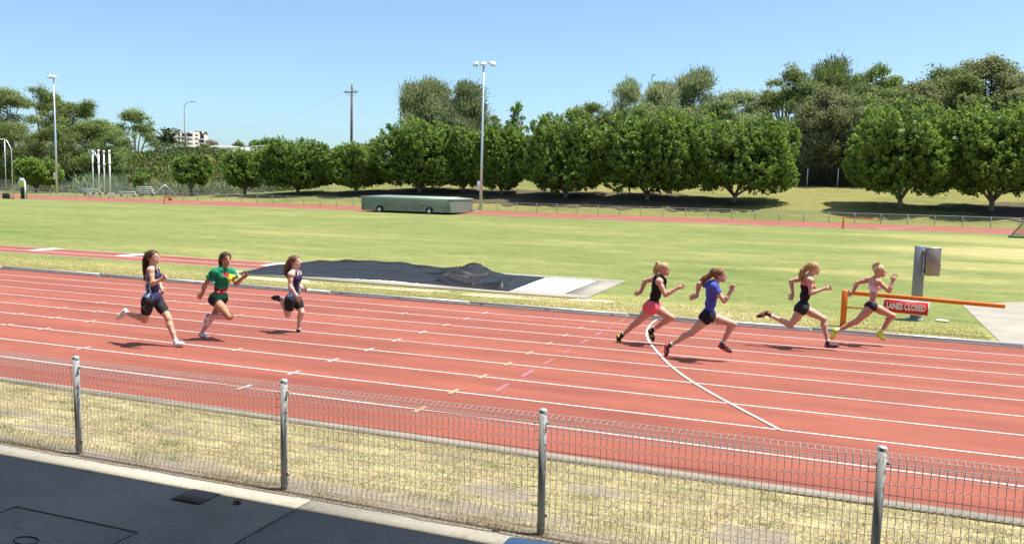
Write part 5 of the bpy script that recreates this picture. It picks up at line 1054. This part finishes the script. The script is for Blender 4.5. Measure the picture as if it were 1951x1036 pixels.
        calf[sd_] = [kc]+cf; legs += th_+[kc]+cf
        fd = nrm(To-He); fl = np.linalg.norm(To-He); dn = nrm(np.cross(fd, np.array([0, 1.0, 0])));  # sole direction
        if dn @ (A-He) > 0: dn = -dn
        ball = He+fd*fl*.62
        shoes[sd_] = dict(pr=[cone(He+fd*.03-dn*.0, ball, .036, .037, .02), cone(ball, To-fd*.022+dn*.008, .037, .024, .02), cone(A, He+fd*.05-dn*.005, .036, .034, .02), ell(ball-dn*.002, np.stack([fd, np.array([0, 1, 0]), dn]), np.array([.07, .045, .03]), .02)], dn=dn, He=He, fd=fd, fl=fl, A=A)
        legs += [cone(A, He+fd*.05, .03, .026, .02), cone(He+fd*.04, ball, .024, .026, .02), cone(ball, To-fd*.03, .026, .016, .02)]
    # body: one continuous surface; eyes and lips are colour on it
    eyeR, eyeL, mou = C+face*.078*hs+fr*.033*hs+up*.014*hs, C+face*.078*hs-fr*.033*hs+up*.014*hs, C+face*.092*hs-up*.05*hs
    def mf(c):
        m = np.zeros(len(c), int)
        for e in (eyeR, eyeL):
            d = (c-e) @ Rh.T; m[(np.abs(d[:, 0]) < .03) & (np.abs(d[:, 1]) < .017) & (np.abs(d[:, 2]) < .007)] = 1
            m[(np.abs(d[:, 0]) < .035) & (np.abs(d[:, 1]) < .02) & (np.abs(d[:, 2]-.024) < .005)] = 3
        d = (c-mou) @ Rh.T; m[(np.abs(d[:, 0]) < .03) & (np.abs(d[:, 1]) < .024) & (np.abs(d[:, 2]) < .008)] = 2
        if sp.get('smile'): m[(np.abs(d[:, 0]) < .03) & (np.abs(d[:, 1]) < .022) & (np.abs(d[:, 2]) < .0045)] = 4
        return m
    sk = mat_skin('skin', sp['skin']); hm = simple('hair', sp['haircol'], .55, .35, var=.35, vscale=40)
    skinobj('body', trunk+headp+neckp+arms+legs+fingers, .0085, [sk, M_EYE, M_LIP, hm, M_TEETH], root, mfun=mf)
    # hair
    hp = [grow(cran, .013, clips=[(C+face*.042*hs+up*.03*hs, nrm(face*.9-up*.62))])]
    for ch in sp['hair']:
        q = [at(ox+a/s, oy+b/s, Yr+yo) for a, b, yo, r in ch]
        for a in range(len(q)-1): hp.append(cone(q[a], q[a+1], ch[a][3], ch[a+1][3], .02))
    D_, lo_ = field(hp, .009); V, Q = surfnet(D_, lo_, .009); V = V+rng.normal(0, .0022, V.shape)
    ho_ = link('hair', mesh_np('hair', to_local(root, V), Q, hm, True), root)
    sm_b = MB()
    for ch in sp['hair']:
        q = np.array([at(ox+a/s, oy+b/s, Yr+yo) for a, b, yo, r in ch]); rad = np.array([c[3] for c in ch])
        for _ in range(34):
            d = nrm(rng.normal(size=3)); m = q+d*(rad*rng.uniform(.85, 1.25))[:, None]+rng.normal(0, .006, q.shape); e = m[-1]+nrm(m[-1]-m[0]+rng.normal(0, .05, 3))*rng.uniform(.01, .06)
            sm_b.tube(np.vstack([m, e]), np.append(np.full(len(m), .0032), .0012), 4, False)
    for _ in range(26):
        d = nrm(-face*.6+up*rng.uniform(.1, 1)+fr*rng.normal(0, .7)); c_ = C+up*.022*hs-face*.012; p0 = c_+(d @ Rh.T*np.array([.098, .076, .094])*hs) @ Rh*1.1
        sm_b.tube([p0, p0-face*.03+rng.normal(0, .008, 3), p0-face*.06+rng.normal(0, .012, 3)], [.003, .003, .001], 4, False)
    sm_b.build('hair_strands', hm, root, True).parent = ho_
    if sp.get('tie'):
        q, r_, c_ = sp['tie']; q = at(ox+q[0]/s, oy+q[1]/s, Yr-.03); b = MB(); b.lathe([(.001, -.02), (r_, -.012), (r_, .012), (.001, .02)], 10, c=q); b.build('hair_tie', simple('hair_tie', c_), root, True)
    # clothes
    t_ = lambda c: (c-P) @ u
    for gar in sp['clothes']:
        kind, mats, gw = gar['kind'], gar['mats'], gar.get('g', .012)
        if kind == 'top':
            pr = [grow(p, gw) for p in trunk]; clips = [(P+u*gar['lo'], -u), (P+u*(T-gar['hi'])+fs*.0, nrm(u-fs*gar.get('cut', .0)+fs*gar.get('back', 0.0)*0))]
            pr2 = []
            if gar.get('straps'):
                for sgn in (1, -1):
                    w = gar['straps']; top_ = N+shd*sgn*(.085)+u*.028-fs*.005; fro = P+u*(T-gar['hi']-.02)+fs*.095*B+shd*sgn*.065; bac = P+u*(T-gar['hi']-.04)-fs*.085*B+shd*sgn*gar.get('bx', .05)
                    pr2 += [cone(fro, fro*.5+top_*.5+fs*.028, w, w, .012), cone(fro*.5+top_*.5+fs*.028, top_, w, w, .012), cone(top_, top_*.5+bac*.5-fs*.032, w, w, .012), cone(top_*.5+bac*.5-fs*.032, bac, w, w, .012)]
            if gar.get('sleeves'):
                pr += [grow(p, gw) for p in neckp[1:]]
                for sd_ in 'RL':
                    S_, E_ = j['sh'+sd_], j['el'+sd_]; e = mid(S_, E_, gar['sleeves']); sw = gar.get('sw', .018)
                    pr += [ell(S_, Rg, np.array([.058, .058, .06])+gw, .03), cone(S_, mid(S_, E_, gar['sleeves']+.15), .052+gw, .05+sw, .02, [(e, nrm(E_-S_))])]
                clips = [(P+u*gar['lo'], -u), (N+u*.035, nrm(u+fs*.35))]
            if gar.get('hem'): pr.append(ell(P+u*(gar['lo']+.05), Rg, np.array([.118, .17, .1])*g*B+gar['hem'], .03))
            mfn = gar.get('mf')
            def mfun(c, mfn=mfn):
                return mfn((c-P) @ f, (c-P) @ rt, (c-P) @ u, T) if mfn else np.zeros(len(c), int)
            D_, lo_ = field(pr, .0085, clips); V, Q = surfnet(D_, lo_, .0085); V = smooth_v(V, Q, 1)
            if gar.get('crease'): V = V+ (u*0+f)*(gar['crease']*np.sin((V-P) @ u*55+3*np.sin((V-P) @ rt*18)))[:, None]
            o = link(gar['name'], mesh_np(gar['name'], to_local(root, V), Q, mats, True, mfun(V[Q].mean(1))), root)
            if pr2: 
                so2 = skinobj('strap', pr2, .007, [mats[gar.get('sm', 0)]], root); so2.parent = o
        elif kind == 'shorts':
            w = [grow(p, gw, clips=[(P+u*gar['hi'], u)]) for p in (pel, glR, glL, wai)]
            for sd_ in 'RL':
                H0 = hR if sd_ == 'R' else hL; K = j['kn'+sd_]; e = mid(H0, K, gar['len']); gl = gar.get('gl', gw)
                a, b_ = thigh[sd_]; w += [grow(a, (gw+gl)/2, clips=[(e, nrm(K-H0))]), grow(b_, gl, clips=[(e, nrm(K-H0))])]
            def mfun(c):
                if not gar.get('mf'): return np.zeros(len(c), int)
                return gar['mf']((c-hR) @ f, (c-P) @ rt, (c-P) @ u, T)
            skinobj(gar['name'], w, .0085, mats, root, mfun=mfun)
        elif kind == 'socks':
            for sd_ in 'RL':
                K, A = j['kn'+sd_], j['an'+sd_]; e = mid(K, A, gar['from']); d = nrm(A-K)
                skinobj('sock', [grow(p, .006, clips=[(e, -d)]) for p in calf[sd_][1:]]+[cone(A, A+d*.03, .036, .036, .02)], .0085, mats, root)
        elif kind == 'band':
            for sd_ in gar['side']:
                K, A = j['kn'+sd_], j['an'+sd_]
    for sd_ in 'RL':
        h_ = shoes[sd_]; up_, so2, acc = sp['shoe']
        def mfs(c, h_=h_):
            d = (c-h_['He']) @ h_['dn']; x = (c-h_['He']) @ h_['fd']; m = np.zeros(len(c), int); m[d > .016] = 1
            m[(np.abs(x-.12+d*1.2) < .014) & (d < .012) & (d > -.02)] = 2; m[(x < .03) & (np.abs(d+.01) < .012)] = 2; return m
        A = h_['A']; d = nrm(A-j['kn'+sd_])
        pr = [grow(p, .006) for p in h_['pr']]; so_ob = skinobj('shoe', pr, .0085, [up_, so2, acc], root, clips=[(A-d*.012, -d)], mfun=mfs)
        sub = skinobj('lace', [cone(h_['He']+h_['fd']*h_['fl']*q-h_['dn']*.04+np.array([0, -.022, 0]), h_['He']+h_['fd']*h_['fl']*q-h_['dn']*.04+np.array([0, .022, 0]), .006, .006, .004) for q in (.42, .5, .58)], .005, [acc], root, it=0); sub.parent = so_ob
        if sp.get('ankle_sock', True) and not any(c['kind'] == 'socks' for c in sp['clothes']):
            skinobj('sock', [cone(A-d*.03, A+d*.02, .037, .039, .01)], .0085, [M_SOCK], root)
    return root
NAVY = cloth('navy', (.028, .03, .075)); LBLUE = cloth('light_blue', (.28, .46, .76)); PALE = cloth('pale_blue', (.55, .66, .82)); MIDB = cloth('mid_blue', (.09, .13, .27))
GRN = cloth('green_shirt', (.012, .20, .105)); REDP = cloth('red_print', (.45, .045, .05)); YELP = cloth('yellow_print', (.60, .62, .06)); DKP = cloth('dark_print', (.02, .02, .02)); PINKS = cloth('pink_sock', (.78, .5, .55))
def singlet(a, r, t, T):
    m = np.zeros(len(a), int); q = t*.5/T
    m[(a < .05+.05*(q-.1)) & (q < .3)] = 3; m[(a < .012-.12*(q-.1)) & (q < .28)] = 1; m[(a < .03) & (q >= .24) & (q < .42) & (np.sin(q*120+a*50) > .25)] = 2
    m[(np.abs(a-.05) < .007) & (q < .3)] = 2; m[(a > .06) & (q < .06) & (np.sin(a*200) > .3)] = 3; return m
def singlet2(a, r, t, T):
    m = np.full(len(a), 3); q = t*.5/T; m[a > .055] = 0; band = (a > -.045) & (a < .055) & (q > .08) & (q < .36); m[band] = 1; m[band & (np.sin(q*90+a*70) > .35)] = 2; m[(a < -.02) & (q > .2)] = 0; m[q > .38] = 0; m[(q < .1) & (np.abs(a+.02) < .012)] = 2; return m
def shirt(a, r, t, T):
    m = np.zeros(len(a), int); x = r; q = t*.47/T
    fr = (a > -.02)
    m[fr & (np.hypot((x+.02)/.075, (q-.36)/.055) < 1)] = 2; m[fr & (np.hypot((x-.06)/.05, (q-.40)/.03) < 1)] = 1; m[fr & (np.abs(q-.3) < .02) & (x < .02)] = 2
    m[fr & (np.abs(q-.13) < .045) & (np.abs(x) < .16)] = 1; m[fr & (np.abs(q-.145) < .02) & (np.sin(x*110) > 0)] = 3; m[fr & (np.abs(q-.12) < .015) & (np.sin(x*70+1) > .4)] = 4; return m
def pinktop(a, r, t, T): return np.where(t*.47/T > .335, 1, 0)
WSH = simple('white_mesh_shoe', (.74, .74, .76), .6, .3, var=.1, vscale=60); GRS = simple('grey_accent', (.38, .39, .42), .6, .3); BLK = simple('black_shoe', (.02, .02, .022), .6, .3); NEON = simple('neon_yellow', (.62, .85, .03), .5, .3); CORAL = simple('coral_shoe', (.75, .11, .13), .5, .3); DGR = simple('dark_grey_shoe', (.06, .05, .06), .6, .3); BRS = simple('maroon_sole', (.16, .06, .05), .6, .3)
PINK = cloth('pink_shorts', (.85, .13, .17)); BLUE = cloth('blue_tee', (.075, .09, .42)); PSTR = cloth('coral_band', (.80, .16, .14)); WHT = cloth('white_top', (.72, .68, .74)); LGREY = cloth('grey_stripe', (.25, .25, .27))
def xmark(a, r, t, T): return np.where((np.abs(np.abs(t+.13)-np.abs(a+.02)*.9) < .006) & (r > .05) & (np.abs(a+.02) < .06), 1, 0)
RUN = [
 dict(o=(200, 470, 4.933), Y=10.85, label='smiling runner in a navy and light blue singlet, leftmost on the track', skin=(0.600, 0.365, 0.270), haircol=(.07, .035, .02), smile=True, ft=.12, fist='RL', build=1.04,
  p=dict(head=(455, 100), neck=(445, 195), pel=(447, 490), shR=(428, 222), shL=(482, 225), elR=(448, 345), wrR=(535, 305), haR=(572, 282), elL=(500, 330), wrL=(535, 395), haL=(548, 420), knR=(372, 685), anR=(208, 625), heR=(200, 590), toR=(112, 685), knL=(596, 670), anL=(665, 885), heL=(648, 932), toL=(742, 905)),
  hair=[[(405, 75, 0, .045), (385, 130, 0, .05), (385, 210, 0, .048), (382, 300, 0, .025)]], tie=((392, 72), .03, (.55, .04, .03)), shoe=(WSH, M_SIGNW, GRS),
  clothes=[dict(kind='top', name='singlet', mats=[NAVY, LBLUE, PALE, MIDB], lo=-.02, hi=.09, straps=.022, mf=singlet, hem=-.002, bx=.03, crease=.003), dict(kind='shorts', name='shorts', mats=[M_CHAR, LGREY], hi=.09, len=.7, g=.008, mf=xmark)]),
 dict(o=(360, 470, 5.454), Y=11.87, label='runner in a green t-shirt and long pale pink socks', skin=(0.460, 0.250, 0.155), haircol=(.055, .03, .018), fy=.45, build=.98,
  p=dict(head=(385, 128), neck=(372, 222), pel=(312, 530), shR=(268, 272), shL=(442, 275), elR=(165, 395), wrR=(142, 480), haR=(112, 518), elL=(490, 385), wrL=(562, 318), haL=(618, 275), knR=(425, 728), anR=(222, 728), heR=(205, 702), toR=(168, 818), knL=(268, 705), anL=(140, 880), heL=(112, 905), toL=(212, 958)),
  yo=dict(shR=-.15, shL=.12, elR=-.2, wrR=-.2, haR=-.2, elL=.1, wrL=.02, haL=0), hair=[[(350, 100, .02, .05), (338, 150, .03, .045), (335, 195, .04, .03)]], shoe=(WSH, M_SIGNW, NAVY), curl=.1,
  clothes=[dict(kind='top', name='t_shirt', mats=[GRN, REDP, YELP, DKP, M_SIGNW], lo=.02, hi=.0, sleeves=.5, sw=.04, g=.022, mf=shirt, crease=.004), dict(kind='shorts', name='shorts', mats=[M_CHAR], hi=.08, len=.2, g=.008), dict(kind='socks', mats=[PINKS], **{'from': .12})]),
 dict(o=(510, 475, 5.92), Y=13.14, label='runner in a blue singlet and black knee-length shorts, third from the left', skin=(0.660, 0.435, 0.355), haircol=(.16, .08, .04), ft=.1, build=.97,
  p=dict(head=(315, 140), neck=(298, 232), pel=(292, 552), shR=(262, 285), shL=(345, 275), elR=(252, 415), wrR=(318, 510), haR=(348, 560), elL=(362, 405), wrL=(392, 445), haL=(425, 452), knR=(228, 735), anR=(148, 575), heR=(135, 545), toR=(48, 548), knL=(382, 710), anL=(348, 905), heL=(318, 952), toL=(436, 968)),
  hair=[[(262, 120, 0, .05), (232, 190, 0, .07), (215, 265, 0, .05), (225, 300, 0, .03)]], shoe=(BLK, M_DARK, DGR),
  clothes=[dict(kind='top', name='singlet', mats=[NAVY, LBLUE, PALE, MIDB], lo=-.03, hi=.09, straps=.011, mf=singlet2, hem=.004, crease=.003), dict(kind='shorts', name='shorts', mats=[M_CHAR], hi=.08, len=.68, g=.01)]),
 dict(o=(1160, 485, 5.45), Y=15.29, label='blonde runner in a black tank top and bright pink shorts', skin=(0.580, 0.345, 0.255), haircol=(.46, .32, .16), build=1.06, arm=1.1, leg=1.08,
  p=dict(head=(575, 152), neck=(538, 232), pel=(455, 530), shR=(520, 280), shL=(478, 252), elR=(588, 418), wrR=(712, 348), haR=(775, 318), elL=(375, 275), wrL=(335, 385), haL=(272, 412), knR=(302, 695), anR=(148, 828), heR=(100, 838), toR=(108, 958), knL=(655, 655), anL=(468, 775), heL=(420, 775), toL=(468, 895)),
  yo=dict(shL=.15), hair=[[(520, 120, 0, .06), (495, 150, 0, .055), (488, 185, 0, .03)], [(510, 85, 0, .035), (520, 110, 0, .05)]], shoe=(BLK, M_DARK, NEON), curl=.05,
  clothes=[dict(kind='top', name='tank_top', mats=[M_BLACKC], lo=.045, hi=.05, straps=.03, crease=.0025), dict(kind='shorts', name='shorts', mats=[PINK], hi=.085, len=.26, g=.02, gl=.034)]),
 dict(o=(1255, 495, 5.056), Y=14.19, label='runner in a royal blue t-shirt, black shorts and coral shoes', skin=(0.600, 0.385, 0.295), haircol=(.22, .115, .05), fist='R', build=.98,
  p=dict(head=(592, 148), neck=(535, 222), pel=(480, 530), shR=(532, 262), shL=(478, 235), elR=(632, 398), wrR=(700, 295), haR=(718, 238), elL=(388, 232), wrL=(368, 350), haL=(300, 368), knR=(312, 705), anR=(118, 815), heR=(78, 808), toR=(72, 930), knL=(722, 618), anL=(615, 800), heL=(578, 822), toL=(705, 885)),
  yo=dict(shL=.15), hair=[[(530, 105, 0, .05), (500, 145, 0, .045), (455, 175, 0, .05), (425, 185, 0, .035)], [(455, 175, 0, .04), (430, 215, 0, .03)]], shoe=(DGR, CORAL, CORAL),
  clothes=[dict(kind='top', name='t_shirt', mats=[BLUE], lo=.03, hi=.0, sleeves=.48, sw=.014, g=.013, crease=.0035), dict(kind='shorts', name='shorts', mats=[M_BLACKC], hi=.1, len=.24, g=.011)]),
 dict(o=(1430, 485, 5.312), Y=16.37, label='blonde runner in a black top with a coral band, second from the right', skin=(0.600, 0.375, 0.285), haircol=(.42, .27, .12), fy=-.1, build=.95,
  p=dict(head=(642, 142), neck=(590, 222), pel=(528, 530), shR=(605, 262), shL=(522, 245), elR=(612, 392), wrR=(745, 345), haR=(805, 332), elL=(408, 268), wrL=(430, 395), haL=(402, 455), knR=(402, 718), anR=(205, 615), heR=(188, 578), toR=(65, 632), knL=(738, 648), anL=(780, 878), heL=(752, 920), toL=(892, 918)),
  hair=[[(585, 120, 0, .05), (530, 165, 0, .05), (518, 205, 0, .05), (505, 245, 0, .025)]], shoe=(DGR, BRS, PSTR), curl=.15,
  clothes=[dict(kind='top', name='sports_top', mats=[M_BLACKC, PSTR], lo=.02, hi=.115, straps=.008, mf=pinktop, g=.011), dict(kind='shorts', name='shorts', mats=[M_CHAR], hi=.06, len=.2, g=.012, gl=.014)]),
 dict(o=(1570, 485, 5.6), Y=17.4, label='leading runner in a white crop top, black briefs and neon yellow shoes', skin=(0.560, 0.315, 0.215), haircol=(.50, .36, .19), build=.95, arm=1.05,
  p=dict(head=(598, 178), neck=(545, 258), pel=(512, 535), shR=(585, 295), shL=(472, 270), elR=(692, 388), wrR=(735, 280), haR=(758, 215), elL=(352, 300), wrL=(312, 398), haL=(248, 438), knR=(342, 715), anR=(152, 808), heR=(128, 790), toR=(80, 905), knL=(732, 652), anL=(612, 818), heL=(560, 835), toL=(652, 908)),
  hair=[[(545, 150, 0, .045), (545, 120, 0, .04)], [(540, 105, 0, .03), (575, 92, 0, .028)]], shoe=(NEON, NEON, M_SIGNW), curl=.05,
  clothes=[dict(kind='top', name='crop_top', mats=[WHT], lo=.255, hi=.13, straps=.012, g=.008, bx=.015), dict(kind='shorts', name='briefs', mats=[M_CHAR], hi=.045, len=.09, g=.008)]),
]
for sp in RUN: runner(sp)
